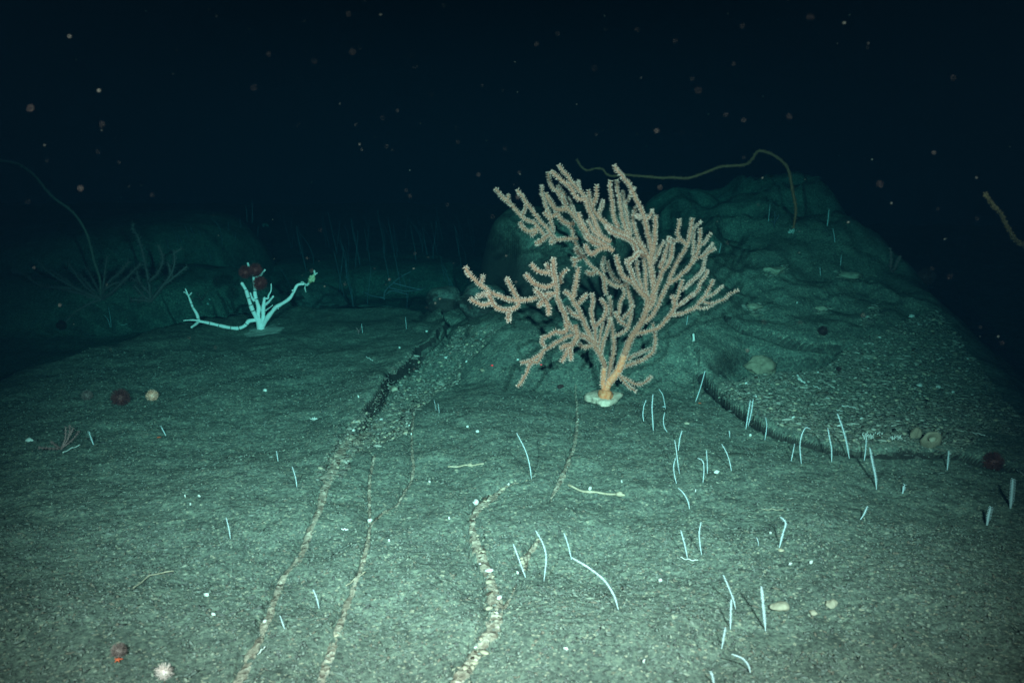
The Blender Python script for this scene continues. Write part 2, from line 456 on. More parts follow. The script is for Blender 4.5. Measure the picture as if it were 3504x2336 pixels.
M_SEA = ground_mat('sediment', (0.138, 0.170, 0.144), (0.112, 0.140, 0.120), (0.03, 0.03, 0.028), 0.5, (0.62, 0.30))  # near-black on steep faces: bare rock, plus painted-in shade of crack and gully
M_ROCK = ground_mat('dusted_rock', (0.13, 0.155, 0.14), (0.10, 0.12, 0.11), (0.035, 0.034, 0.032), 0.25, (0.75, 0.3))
def vein_mat():
    m, nt, bs, N, Lk = mat_new('vein_rock')
    co = N('ShaderNodeTexCoord').outputs['Object']
    v = tex(nt, co, 'voronoi', 85); sx = N('ShaderNodeSeparateColor'); Lk(v.outputs['Color'], sx.inputs[0])
    c = ramp(nt, sx.outputs[0], [(0.0, (0.10, 0.08, 0.065)), (0.15, (0.19, 0.155, 0.12)), (0.45, (0.27, 0.235, 0.185)), (0.75, (0.32, 0.285, 0.225)), (0.95, (0.42, 0.38, 0.31))])
    f = tex(nt, co, 'noise', 60, 6, 0.7)
    Lk(mixc(nt, 0.9, c, ramp(nt, f, [(0.3, (0.5, 0.5, 0.5)), (0.55, (1, 1, 1)), (0.7, (1.3, 1.3, 1.3))]), 'MULTIPLY'), bs.inputs['Base Color'])
    bs.inputs['Roughness'].default_value = 0.9; bs.inputs['Specular IOR Level'].default_value = 0.2
    Lk(bumpn(nt, v.outputs['Distance'], 0.5, 0.006, bumpn(nt, f, 0.7, 0.006)), bs.inputs['Normal'])
    return m
M_VEIN = vein_mat()
M_GRAVEL = grains('shell_gravel', [(0.11, 0.115, 0.095), (0.09, 0.09, 0.08), (0.16, 0.155, 0.125), (0.13, 0.13, 0.10), (0.21, 0.21, 0.17), (0.10, 0.10, 0.09), (0.14, 0.135, 0.11), (0.30, 0.30, 0.26), (0.12, 0.11, 0.09), (0.17, 0.165, 0.14)])
M_GRIT = grains('sediment_grit', [(0.14, 0.165, 0.145), (0.07, 0.075, 0.07), (0.18, 0.20, 0.17), (0.11, 0.13, 0.115), (0.15, 0.17, 0.15), (0.10, 0.11, 0.10), (0.15, 0.125, 0.10), (0.13, 0.155, 0.135), (0.22, 0.235, 0.19), (0.12, 0.14, 0.125), (0.085, 0.09, 0.085), (0.16, 0.18, 0.16)])
M_PEB = grains('vein_pebbles', [(0.05, 0.04, 0.035), (0.30, 0.27, 0.21), (0.15, 0.11, 0.08), (0.6, 0.57, 0.48), (0.22, 0.17, 0.12), (0.10, 0.08, 0.06)])
M_CORE = organic('coral_flesh', (0.29, 0.09, 0.058), (0.42, 0.15, 0.10), 45, 0.75, 0.1, 0.3, 0.003)
M_TRUNK = organic('coral_trunk', (0.74, 0.16, 0.06), (0.82, 0.31, 0.18), 90, 0.75, 0, 0.6, 0.004, (0.94, 0.56, 0.42))
M_POLYP = organic('coral_polyp', (0.60, 0.285, 0.235), (0.84, 0.48, 0.41), 90, 0.7, 0.1, 0.1, 0.001)
M_FOOT = organic('holdfast_crust', (0.50, 0.37, 0.29), (0.70, 0.53, 0.42), 60, 0.85, 0, 0.5, 0.006)
M_STAIN = organic('holdfast_stain', (0.62, 0.14, 0.05), (0.74, 0.27, 0.14), 60, 0.8, 0, 0.5, 0.004)
M_BONE = organic('bare_skeleton', (0.88, 0.80, 0.78), (0.97, 0.90, 0.87), 40, 0.6, 0, 0.2, 0.002)
M_NODE = organic('skeleton_node', (0.03, 0.02, 0.015), (0.06, 0.04, 0.03), 60, 0.7)
M_WHIP = organic('whip_stalk', (0.38, 0.46, 0.48), (0.48, 0.57, 0.60), 120, 0.6, 0, 0.1, 0.001)
M_WPOL = organic('whip_polyp', (0.46, 0.56, 0.59), (0.56, 0.67, 0.71), 120, 0.6, 0, 0.1, 0.001)
M_WDARK = organic('bare_axis', (0.04, 0.035, 0.03), (0.08, 0.07, 0.06), 120, 0.6)
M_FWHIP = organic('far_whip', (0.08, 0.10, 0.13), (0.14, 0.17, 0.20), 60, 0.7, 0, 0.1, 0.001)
M_TALL = organic('tall_whip', (0.26, 0.075, 0.036), (0.38, 0.12, 0.06), 60, 0.8, 0, 0.3, 0.003)
M_DIM = organic('dim_gorgonian', (0.24, 0.12, 0.12), (0.34, 0.19, 0.18), 60, 0.8, 0, 0.3, 0.003)
M_DEEPRED = organic('deep_red_tentacle', (0.16, 0.022, 0.022), (0.24, 0.036, 0.034), 25, 0.7)
M_RED = organic('red_tentacle', (0.085, 0.022, 0.022), (0.14, 0.042, 0.04), 25, 0.7, 0.1, 0.1, 0.002)
M_ORANGE = organic('orange_tentacle', (0.86, 0.34, 0.22), (0.95, 0.50, 0.40), 40, 0.7)
M_PINK = organic('pink_tentacle', (0.70, 0.46, 0.42), (0.82, 0.66, 0.62), 40, 0.7)
M_GREYT = organic('grey_tentacle', (0.17, 0.11, 0.10), (0.24, 0.16, 0.15), 40, 0.7)
M_STAR = organic('red_starfish', (0.55, 0.07, 0.03), (0.68, 0.14, 0.06), 60, 0.7)
M_DUSK = organic('dark_urchin', (0.03, 0.015, 0.015), (0.06, 0.03, 0.03), 60, 0.7)
M_SHELL = organic('white_shell', (0.42, 0.44, 0.41), (0.66, 0.68, 0.64), 50, 0.6, 0, 0.3, 0.002)
M_TAN = organic('tan_stone', (0.26, 0.23, 0.17), (0.38, 0.34, 0.26), 40, 0.9, 0, 0.5, 0.004)
M_TWIG = organic('dead_stalk', (0.28, 0.23, 0.16), (0.42, 0.36, 0.27), 60, 0.85, 0, 0.4, 0.002)
M_SPONGE = organic('sponge', (0.17, 0.14, 0.10), (0.27, 0.22, 0.16), 35, 0.9, 0, 0.7, 0.008)
M_YEL = organic('yellow_clump', (0.42, 0.38, 0.20), (0.62, 0.58, 0.40), 50, 0.8, 0, 0.6, 0.005)
M_SNOW = organic('snow_flake', (0.010, 0.012, 0.010), (0.026, 0.029, 0.024), 200, 0.8)
M_SILT = organic('pale_silt', (0.30, 0.31, 0.27), (0.42, 0.43, 0.38), 30, 0.95, 0, 0.5, 0.006)

# ------------------------------------------------------------------ seafloor
def build_floor():
    s = np.concatenate([np.linspace(-1.15, -0.70, 50, endpoint=False), np.linspace(-0.70, 0.70, 660), np.linspace(0.70, 1.15, 51)[1:]])
    v = np.concatenate([np.linspace(0.62, 0.235, 470), 1.0 / np.linspace(1 / 0.235, 16.5 / 1.2, 190)[1:]])   # 1.2 / y
    y = np.concatenate([np.linspace(-0.6, 1.9, 40, endpoint=False), 1.2 / v])
    X = s[None, :] * (y[:, None] + 1.1) * 0.92; Y = np.repeat(y[:, None], len(s), 1)
    Z = H(X.ravel(), Y.ravel())
    V = np.stack([X.ravel(), Y.ravel(), Z], 1)
    n, m = X.shape
    i = np.arange(n * m).reshape(n, m)
    F = np.stack([i[:-1, :-1].ravel(), i[:-1, 1:].ravel(), i[1:, 1:].ravel(), i[1:, :-1].ravel()], 1)
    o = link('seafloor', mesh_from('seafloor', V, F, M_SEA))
    return tag(o, 'grey green sediment covered seafloor with low rock mounds', None, None, 'structure')
build_floor()

# the body of sea water that dims and tints everything with distance
def build_water():
    x0, x1, y0, y1, z0, z1 = -22, 22, -4, 19, -2.4, 3.4
    V = [(x, y, z) for z in (z0, z1) for y in (y0, y1) for x in (x0, x1)]
    F = [(0, 2, 3, 1), (4, 5, 7, 6), (0, 1, 5, 4), (2, 6, 7, 3), (0, 4, 6, 2), (1, 3, 7, 5)]
    m = bpy.data.materials.new('sea_water'); m.use_nodes = True; nt = m.node_tree
    nt.nodes.remove(nt.nodes['Principled BSDF'])
    pv = nt.nodes.new('ShaderNodeVolumePrincipled')
    pv.inputs['Color'].default_value = (0.00014, 0.00090, 0.0018, 1)
    pv.inputs['Absorption Color'].default_value = (0.10, 0.65, 0.65, 1)
    pv.inputs['Density'].default_value = 0.40
    pv.inputs['Anisotropy'].default_value = -0.45
    nt.links.new(pv.outputs[0], nt.nodes['Material Output'].inputs['Volume'])
    o = link('haze', mesh_from('haze', V, F, m, False))
    tag(o, 'dark blue green deep sea water fading all with distance', None, None, 'stuff')
build_water()

# ------------------------------------------------------------------ tan rock veins in the sediment
def build_vein(k, pts, label, npeb, pw):
    P = spline(np.array([(a, b, w) for a, b, w in pts]), 46 if len(pts) > 5 else 18)
    r = np.random.default_rng(100 + k); nc = 9
    T = np.gradient(P[:, :2], axis=0); T /= np.linalg.norm(T, axis=1)[:, None] + 1e-9
    Nn = np.stack([-T[:, 1], T[:, 0]], 1)
    # finer resampling along
    V = []
    wid = P[:, 2] * 1.4898 * P[:, 1] * 1.05 / FPX * 0.5
    fineP = spline(np.column_stack([P[:, :2], wid]), len(P) * 5); m = len(fineP)
    T = np.gradient(fineP[:, :2], axis=0); T /= np.linalg.norm(T, axis=1)[:, None] + 1e-9
    Nn = np.stack([-T[:, 1], T[:, 0]], 1)
    W = np.maximum(fineP[:, 2], 0.002)
    WL = 0.76 * W * (1 + 0.5 * fbm(np.arange(m) * 0.16, np.zeros(m) + k, 4, 7, 0.8)); WR = 0.76 * W * (1 + 0.7 * fbm(np.arange(m) * 0.16 + 50, np.zeros(m) + k, 4, 8, 0.8))
    cross = np.linspace(-1, 1, nc)
    WC = np.where(cross[None] > 0, WL[:, None], WR[:, None]) * cross[None]
    X = fineP[:, None, 0] + Nn[:, None, 0] * WC + 0.004 * fbm(fineP[:, None, 0] * 60 + cross[None] * 3, fineP[:, None, 1] * 60, 2, 13)
    Y = fineP[:, None, 1] + Nn[:, None, 1] * WC
    prof = 0.004 * np.clip(1 - cross ** 6, 0, 1) ** 0.5
    tap = np.clip(np.minimum(np.arange(m), np.arange(m)[::-1]) / 8.0, 0.05, 1)[:, None]
    Z = H(X.ravel(), Y.ravel()).reshape(X.shape) * 0.6 + 0.4 * H(fineP[:, 0], fineP[:, 1])[:, None]
    Z = Z + prof[None] * tap + (0.004 * fbm(X * 90, Y * 90, 3, 19) + 0.0045 * np.round(2.5 * fbm(X * 55, Y * 38, 2, 29)) / 2.5) * (1 - cross[None] ** 4) - 0.001
    Z[:, 0] -= 0.015; Z[:, -1] -= 0.015
    V = np.stack([X, Y, Z], -1).reshape(-1, 3)
    i = np.arange(m * nc).reshape(m, nc)
    F = np.stack([i[:-1, :-1].ravel(), i[:-1, 1:].ravel(), i[1:, 1:].ravel(), i[1:, :-1].ravel()], 1)
    o = link('rock_vein', mesh_from('rock_vein', V, F[:, ::-1] if np.cross(np.append(T[0], 0), np.append(Nn[0], 0))[2] < 0 else F, M_VEIN))
    tag(o, label, None, None, 'structure')
    for q in range(npeb):
        j = int(r.integers(m // 3 if k in (1, 2) else 4, m - 4)); c = (r.random() * 2 - 1) * 0.8
        x = fineP[j, 0] + Nn[j, 0] * W[j] * c; y = fineP[j, 1] + Nn[j, 1] * W[j] * c
        s = pw * (0.45 + 1.5 * r.random() ** 2)
        v, f = rock_mesh((s * (0.8 + 0.7 * r.random()), s * 0.75, s * 0.42), int(r.integers(1e6)), ICO1, 0.35)
        mats = [M_DARKP, M_TAN, M_SHELL, M_TWIG]
        me = mesh_from('pebble', v, f, mats[int(r.choice(4, p=[.46, .30, .05, .19]))], False)
        p = link('pebble', me, o); p.location = (x, y, hz(x, y) + 0.005); p.rotation_euler = (0, 0, r.random() * 6)
M_DARKP = organic('dark_pebble', (0.035, 0.026, 0.02), (0.07, 0.05, 0.035), 80, 0.8)
VL = {1: 'long tan rock vein running from the gravel gully to the lower edge', 2: 'narrow tan rock vein right of the long one with a white chip on it',
      3: 'faint short tan vein joining the narrow vein from above', 4: 'wide pebbly brown vein winding down the middle of the sediment',
      5: 'thin broken tan vein running down left of the coral foot', 6: 'short brown rubble vein between two white sea whips', 7: 'small tan spur on the right of the wide pebbly vein'}
for k, v in VW.items():
    build_vein(k, v, VL[k], {1: 5, 2: 4, 3: 0, 4: 56, 5: 4, 6: 10, 7: 2}[k], {4: 0.0068, 6: 0.006}.get(k, 0.004))

# ------------------------------------------------------------------ gravel and grit
def sample_poly(poly, n, r):
    P = np.array(poly); lo = P.min(0); hi = P.max(0); out = []
    while sum(len(a) for a in out) < n:
        q = lo + (hi - lo) * r.random((n * 2, 2)); out.append(q[inside(q[:, 0], q[:, 1], poly)])
    return np.vstack(out)[:n]
def gravel(name, polys, n, smin, smax, label, seed, mat=M_GRAVEL, npart=0, squash=0.5, sink=0.0, pw=3.5, base=None):
    r = np.random.default_rng(seed)
    q = np.vstack([sample_poly(p, int(n * w), r) for p, w in polys])
    s = smin + (smax - smin) * r.random(len(q)) ** pw
    z = H(q[:, 0], q[:, 1])
    pts = np.column_stack([q, z + s * 0.15 - sink])
    order = np.argsort(-s)
    top = order[:npart]; rest = order[npart:]
    V, F = scatter_mesh(pts[rest], s[rest], seed, squash, base or ICO1)
    o = link(name, mesh_from(name, V, F, mat, False))
    tag(o, label, None, None, 'stuff')
    protos = [mesh_from('pebble', *rock_mesh((1, 0.75 + 0.2 * (i % 3), 0.5), 500 + i, ICO1, 0.3), [M_TAN, M_SHELL, M_TWIG, M_TAN, M_DARKP, M_TWIG][i], False) for i in range(6)]
    for i in top:
        p = link('pebble', protos[int(r.choice(6, p=[.27, .06, .2, .22, .13, .12]))], o)
        p.location = pts[i]; k = s[i]; p.scale = (k, k, k); p.rotation_euler = (r.random() * .6, r.random() * .6, r.random() * 6.28)
    return o
gravel('shell_gravel', [(GRAVEL_R, 1.0)], 26000, 0.0022, 0.0125, 'pale shell gravel mound on the right behind the long crack', 41, npart=150, pw=5)
GRAVEL_V = [(a - 0.05, b) for a, b, w in VW[1][:4]] + [(a + 0.05, b) for a, b, w in VW[1][:4]][::-1]
gravel('gully_gravel', [(GULLY, 0.8), (GRAVEL_V, 0.2)], 9000, 0.0022, 0.012, 'coarse pale gravel filling the dark gully left of the coral', 43, npart=110, pw=5)
GRIT = [(-1.75, 1.55), (1.75, 1.55), (2.1, 3.0), (0.9, 4.2), (-0.4, 3.6), (-1.0, 4.6), (-2.2, 4.6), (-2.2, 3.0)]
GRITN = [(-1.3, 1.5), (1.3, 1.5), (1.7, 2.5), (-1.6, 2.5)]
gravel('sediment_grit', [(GRIT, 0.55), (GRITN, 0.45)], 60000, 0.0012, 0.0052, 'fine grit and shell crumbs strewn over the near sediment', 47, M_GRIT, 0, 0.9, 0.0, 2.5, OCTA)
GRAVEL_L = gp('F', [(250, 1290), (480, 1150), (700, 1070), (720, 1080), (500, 1190), (300, 1310)], -0.15)
gravel('ledge_gravel', [(GRAVEL_L, 1.0)], 900, 0.004, 0.016, 'thin dim gravel band below the left ledge', 53, npart=0)
gravel('hill_gravel', [(q, 0.2) for q in HILLP], 900, 0.004, 0.018, 'small pale gravel patches on the face of the right hill', 59, npart=0)

# ------------------------------------------------------------------ boulders
def boulder(p0, size, seed, label, rot=0.0, sink=0.35):
    V, F = rock_mesh(size, seed, ICO4, 0.22)
    V = V + (0.02 * noise3(V, 14, seed) * min(size))[:, None]
    o = link('boulder', mesh_from('boulder', V, F, M_ROCK))
    o.location = (p0[0], p0[1], hz(p0[0], p0[1]) + size[2] * (1 - 2 * sink) * 0.6); o.rotation_euler = (0, 0, rot)
    tag(o, label, 'boulder', 'dark boulders behind the sediment slab')
def b_at(f, y): return at_y(np.array(f, float), y)
boulder(b_at((1095, 1000), 6.9), (0.24, 0.3, 0.20), 3, 'dark boulder behind the right branch of the bare white skeleton', 0.2)
boulder(b_at((1535, 1085), 5.25), (0.13, 0.18, 0.10), 5, 'low rounded boulder at the head of the gravel gully', 0.5)
boulder(b_at((1660, 1085), 5.0), (0.15, 0.2, 0.14), 8, 'dark boulder right of the gully under the left coral arm', -0.3)
boulder(b_at((870, 1010), 6.6), (0.18, 0.25, 0.12), 12, 'flat dark boulder behind the left arm of the white skeleton', 0.1)
boulder(b_at((1290, 1020), 6.9), (0.22, 0.2, 0.08), 15, 'low dark boulder beside the small pale branching coral', 0.4)

# ------------------------------------------------------------------ the great branching coral
POL_BASE = np.array([(1, 0, 0), (0, 1, 0), (-1, 0, 0), (0, -1, 0)], float)
def polyps_on(P, rad, step, length, width, rows, r, lean=0.35, skip=0.0):
    """short forked polyps standing off a branch"""
    T, U, W = frames(P)
    L = np.concatenate([[0], np.cumsum(np.linalg.norm(np.diff(P, axis=0), axis=1))])
    n = max(int(L[-1] / step), 2)
    VV, FF = [], []; o = 0
    for s in np.linspace(L[-1] * skip, L[-1], n):
        i = min(int(np.searchsorted(L, s)), len(P) - 1)
        ph = r.random() * 6.28
        for k in range(rows):
            a = ph + 6.283 * k / rows + (r.random() - 0.5) * 0.5
            d = U[i] * math.cos(a) + W[i] * math.sin(a)
            e = np.cross(T[i], d)
            c = P[i] + d * rad[i] * 0.85 + T[i] * (r.random() - 0.5) * step
            dr = d + T[i] * (lean + (r.random() - 0.5) * 0.5) + e * (r.random() - 0.5) * 0.5
            dr /= np.linalg.norm(dr)
            ln = length * (0.7 + 0.6 * r.random()); w = width * (0.8 + 0.4 * r.random())
            b = [c + e * w, c + T[i] * w, c - e * w, c - T[i] * w]
            mid = c + dr * ln * 0.6
            q = [mid + e * w * 0.9, mid + T[i] * w * 0.9, mid - e * w * 0.9, mid - T[i] * w * 0.9]
            tips = [c + dr * ln + e * w * 1.3, c + dr * ln - e * w * 1.3]
            VV += b + q + tips
            FF += [(o, o + 1, o + 5, o + 4), (o + 1, o + 2, o + 6, o + 5), (o + 2, o + 3, o + 7, o + 6), (o + 3, o, o + 4, o + 7),
                   (o + 4, o + 5, o + 8), (o + 7, o + 4, o + 8), (o + 5, o + 6, o + 9), (o + 6, o + 7, o + 9), (o + 5, o + 7, o + 8), (o + 7, o + 5, o + 9)]
            o += 10
    return np.array(VV), FF

CB = [  # crop, points, start radius, end radius (in that crop's pixels), depth drift to tip (m)
 ('D', [(330,1420),(345,1330),(370,1260),(425,1195),(470,1130),(520,1000),(560,890),(610,790),(680,690),(720,600),(740,520),(740,450),(690,400),(640,340),(580,280),(510,240),(480,170),(455,100),(445,40)], 40, 15, -0.08),
 ('E', [(1166,892),(1200,850),(1205,790),(1195,720),(1180,640),(1145,575),(1100,535),(1040,490),(960,450),(900,400),(860,350),(835,300),(800,262),(749,207),(724,169),(695,136),(674,107)], 17, 9, 0.12),
 ('E', [(1190,650),(1192,600),(1186,545),(1169,482),(1153,411),(1144,378),(1123,332),(1090,265),(1065,211),(1028,170),(1003,140),(986,111)], 13, 8, -0.10),
 ('B', [(600,790),(540,795),(505,770)], 22, 18, -0.05),
 ('B', [(625,850),(690,760),(715,705)], 20, 15, 0.03),
 ('B', [(700,1330),(735,1200),(750,1100),(750,1000),(755,880),(757,780)], 32, 22, -0.05),
 ('B', [(600,1240),(550,1130),(515,1080),(490,980),(460,880),(455,800),(470,730),(490,670)], 30, 16, 0.08),
 ('B', [(410,1045),(350,930),(310,800),(280,600),(255,470),(240,400),(240,310)], 28, 18, 0.12),
 ('B', [(260,930),(215,840),(190,760),(180,640),(160,480),(145,400),(150,310)], 28, 20, 0.05),
 ('B', [(420,1030),(390,860),(360,700),(340,600),(320,500),(315,450)], 24, 13, 0.15),
 ('B', [(350,640),(390,560),(430,470),(485,405)], 16, 10, 0.05),
 ('B', [(640,1330),(560,1290),(505,1235),(470,1170),(420,1105),(330,1060),(220,1030),(150,980),(105,920)], 30, 20, -0.15),
 ('B', [(500,1250),(480,1330),(430,1365),(370,1390)], 26, 24, -0.10),
 # right fan
 ('D', [(690,690),(760,640),(800,600),(850,500),(900,390),(950,290),(980,200),(1030,100),(1075,20),(1120,-50),(1145,-140),(1160,-230),(1175,-315)], 20, 14, 0.10),
 ('B', [(1170,1170),(1100,1090),(1050,1030),(1070,920),(1075,825)], 22, 16, 0.0),
 ('B', [(1090,1090),(1010,1115),(930,1070)], 26, 22, 0.06),
 ('D', [(950,310),(1050,240),(1130,160),(1190,80),(1215,30),(1235,-50),(1248,-130),(1248,-220)], 18, 13, 0.05),
 ('B', [(1335,1200),(1380,1165),(1430,1110),(1495,1020)], 18, 10, 0.05),
 ('B', [(1300,1350),(1400,1310),(1480,1260),(1550,1220)], 18, 10, -0.05),
 ('B', [(1255,1390),(1265,1290),(1265,1120),(1265,1000),(1300,920),(1365,860)], 18, 9, 0.12),
 ('B', [(1400,1310),(1470,1220),(1515,1155)], 14, 9, 0.08),
 ('D', [(770,450),(800,400),(850,300),(880,200),(940,130),(970,50),(980,-30),(985,-65)], 20, 14, -0.05),
 ('B', [(820,1480),(860,1370),(900,1250),(930,1150),(945,1070)], 28, 20, 0.08),
 ('B', [(720,1420),(760,1330),(800,1250),(835,1190),(865,1125)], 26, 14, 0.05),
 ('D', [(640,790),(740,765),(830,745),(890,690),(960,610),(1000,540),(1000,480),(985,430)], 16, 17, -0.08),
 ('D', [(960,610),(1030,600),(1090,590),(1180,550),(1240,490),(1300,420),(1340,340),(1372,280)], 14, 13, 0.05),
 ('D', [(1210,545),(1290,540),(1355,520)], 9, 6, 0.04),
 ('D', [(1270,480),(1300,490),(1370,495),(1460,470),(1530,410),(1610,375)], 10, 6, 0.0),
 ('D', [(1310,445),(1380,400),(1462,338)], 10, 7, 0.05),
 ('D', [(995,500),(1030,430),(1055,350),(1077,275)], 15, 11, 0.0),
 ('D', [(1020,530),(1130,450),(1220,380),(1250,300),(1290,250),(1320,180)], 13, 12, 0.12),
 ('D', [(1080,370),(1140,310),(1200,260),(1270,180),(1295,60),(1300,10)], 12, 9, 0.18),
 ('D', [(470,1130),(540,1090),(610,1075),(690,1040),(780,980),(815,900),(815,790),(795,690)], 20, 13, 0.10),
 ('D', [(560,1040),(600,1000),(680,970),(790,925)], 16, 12, 0.15),
 ('D', [(450,1180),(540,1220),(620,1270),(700,1265),(775,1205)], 15, 9, -0.05),
 ('D', [(490,1210),(560,1290),(632,1340)], 13, 8, -0.08),
 # left arm
 ('D', [(335,1370),(320,1280),(322,1180),(330,1090),(290,990),(230,890),(190,800),(140,690),(100,590),(40,490),(0,420),(-55,385)], 26, 15, -0.12),
 ('C', [(1415,430),(1390,360),(1440,290),(1495,245)], 28, 18, -0.03),
 ('C', [(1570,620),(1600,480),(1620,350),(1642,215)], 34, 25, 0.02),
 ('C', [(1630,710),(1700,640),(1755,575)], 28, 24, -0.03),
 ('C', [(1880,1240),(1750,1150),(1650,1110),(1560,1040),(1490,940),(1470,860),(1420,760),(1360,620),(1350,480),(1330,350),(1310,240),(1310,95)], 30, 28, -0.22),
 ('C', [(1330,350),(1270,280),(1220,175)], 34, 30, 0.06),
 ('C', [(1265,290),(1150,275),(1070,240),(1010,175)], 28, 30, 0.0),
 ('C', [(1340,420),(1290,450),(1200,480),(1080,450),(1000,380),(940,315)], 28, 30, -0.05),
 ('C', [(1350,560),(1200,575),(1080,620),(950,650),(840,660),(700,640),(560,590),(450,540),(330,450),(230,360),(160,280),(130,215)], 26, 26, -0.12),
 ('C', [(840,655),(790,560),(720,440),(690,365)], 26, 26, -0.04),
 ('C', [(845,660),(840,720),(790,755),(700,790),(580,770),(500,700),(455,610),(430,560)], 24, 28, -0.10),
 ('C', [(480,690),(380,715),(280,690),(200,645)], 26, 26, -0.03),
 ('C', [(440,560),(350,580),(290,600)], 26, 30, 0.06),
 ('C', [(335,450),(350,390),(368,335)], 20, 26, 0.03),
 ('C', [(725,785),(700,860),(712,925)], 26, 26, -0.08),
 ('C', [(1290,580),(1180,650),(1110,730)], 24, 34, -0.08),
 ('C', [(1190,650),(1120,560),(1065,515)], 32, 32, -0.06),
 ('C', [(1200,660),(1240,740),(1240,840)], 30, 30, -0.05),
 ('C', [(1480,960),(1480,1060),(1400,1090),(1330,1080),(1240,1130),(1155,1160)], 36, 20, -0.06),
 ('C', [(1170,1155),(1150,1220),(1190,1265)], 22, 22, -0.04),
 ('C', [(1760,1160),(1640,1120),(1500,1140),(1400,1190),(1280,1270),(1190,1320),(1110,1400),(1000,1460),(875,1500)], 26, 20, -0.10),
 ('C', [(1160,1360),(1100,1480),(1010,1500),(900,1720),(830,1805)], 20, 20, -0.08),
 ('C', [(1000,1455),(960,1560)], 18, 16, -0.02),
 ('C', [(1600,1000),(1625,1100),(1610,1180),(1560,1260),(1470,1260),(1410,1300)], 36, 34, -0.10),
 ('C', [(1540,1270),(1470,1380),(1425,1485)], 30, 26, -0.05),
 ('C', [(1530,1280),(1545,1450)], 28, 26, -0.06),
 ('C', [(1660,890),(1560,830),(1500,755)], 30, 24, 0.06),
 ('C', [(1830,1260),(1720,1280),(1650,1240)], 30, 26, 0.04),
 # brush in the crotch
 ('D', [(250,880),(245,840),(240,740),(215,650),(210,540),(225,470),(210,405)], 15, 14, -0.05),
 ('D', [(240,730),(310,650),(350,580),(340,510),(300,460)], 15, 16, -0.04),
 ('D', [(270,930),(280,860),(300,760),(312,685)], 12, 9, 0.03),
 ('D', [(300,990),(300,950),(330,840),(370,720),(385,645)], 15, 13, -0.03),
 ('D', [(350,1270),(370,1200),(390,1080),(420,960),(420,850),(400,720),(370,640)], 22, 13, 0.03),
 ('D', [(420,810),(520,770),(560,720),(580,620),(590,500),(560,400),(555,325)], 14, 17, 0.08),
 ('D', [(555,720),(470,660),(430,590)], 14, 12, -0.02),
 ('D', [(500,660),(560,590),(612,515)], 14, 11, -0.04),
 ('D', [(465,640),(470,590),(480,500),(520,420),(520,365)], 14, 14, 0.04),
 ('D', [(410,760),(395,640),(390,480),(375,435)], 12, 14, 0.1),
 # upper left fan
 ('D', [(560,300),(500,330),(430,330),(380,300),(300,220),(240,170),(160,90),(130,40),(80,-40),(50,-90),(30,-140),(30,-200),(-10,-240),(-70,-290),(-105,-340)], 16, 12, 0.10),
 ('D', [(320,240),(330,300),(345,410)], 15, 16, -0.05),
 ('A', [(1280,1090),(1150,1080),(1040,1100),(970,1080),(880,960),(780,850),(680,720),(600,610),(530,510),(470,425)], 24, 20, -0.05),
 ('A', [(930,1020),(850,1050),(760,940),(680,860),(560,820),(490,740),(400,640),(320,570),(250,500),(180,425)], 24, 24, 0.08),
 ('A', [(345,580),(350,490)], 22, 18, 0.0),
 ('A', [(535,800),(570,690),(585,600)], 18, 14, -0.05),
 ('A', [(740,960),(620,980),(540,930),(505,870)], 28, 28, 0.03),
 ('A', [(870,1050),(790,1110),(725,1145)], 30, 32, -0.05),
 ('A', [(960,1090),(930,1130)], 40, 30, -0.05),
 ('A', [(730,990),(660,1040)], 26, 24, 0.02),
 ('A', [(1230,890),(1120,870),(1040,810),(1000,750),(930,790),(870,770),(835,730)], 26, 26, -0.04),
 ('A', [(900,790),(930,880),(950,980)], 24, 18, 0.03),
 ('A', [(1420,1080),(1330,930),(1250,800),(1150,690),(1080,560),(1000,450),(940,400),(900,300),(885,205)], 32, 18, 0.05),
 ('A', [(1140,690),(1000,690),(930,620),(880,540),(855,475)], 32, 26, -0.03),
 ('A', [(910,770),(860,650),(820,540),(800,450),(795,375)], 18, 15, 0.06),
 ('A', [(1110,620),(1090,520)], 28, 20, -0.03),
 ('A', [(1100,500),(1020,385)], 22, 20, 0.06),
 ('A', [(1760,1250),(1620,1150),(1450,1050),(1380,950),(1320,840),(1290,745)], 32, 26, 0.04),
 ('A', [(1600,1180),(1480,1130),(1420,1070),(1395,1050)], 30, 28, -0.05),
 ('A', [(1720,1200),(1580,1220),(1470,1300),(1420,1250),(1385,1170)], 30, 28, -0.05),
 ('A', [(1720,1130),(1600,1050),(1550,960),(1520,880),(1480,790),(1420,680),(1400,580),(1380,530)], 32, 26, 0.06),
 ('A', [(1390,560),(1300,550),(1240,500),(1180,390),(1090,320),(1010,260),(930,180)], 30, 24, 0.04),
 ('A', [(1300,450),(1290,320)], 24, 18, 0.06),
 ('A', [(1490,660),(1440,560),(1430,440)], 28, 20, 0.03),
 ('A', [(1490,640),(1530,510),(1537,375)], 26, 22, -0.02),
 ('A', [(1565,750),(1600,650),(1617,580)], 20, 22, 0.08),
 ('A', [(1240,760),(1200,640),(1150,550)], 22, 18, 0.1),
 ('A', [(1560,1060),(1500,980),(1430,870),(1420,850)], 26, 20, 0.05),
 ('D', [(130,50),(60,80),(25,70)], 18, 20, -0.05),
 ('D', [(125,40),(80,10),(60,-30)], 18, 22, -0.06),
 ('D', [(60,80),(35,140)], 16, 16, -0.02),
 ('D', [(260,190),(200,215),(165,195)], 20, 20, -0.05),
 ('D', [(650,340),(610,250),(570,150),(565,90),(620,60),(660,10)], 17, 14, -0.12),
 ('D', [(740,460),(725,300),(725,160),(700,60),(690,0)], 18, 14, 0.08),
 ('D', [(480,300),(420,250),(380,180),(355,100)], 15, 12, 0.08),
 ('D', [(330,200),(310,130),(325,60)], 12, 12, 0.06),
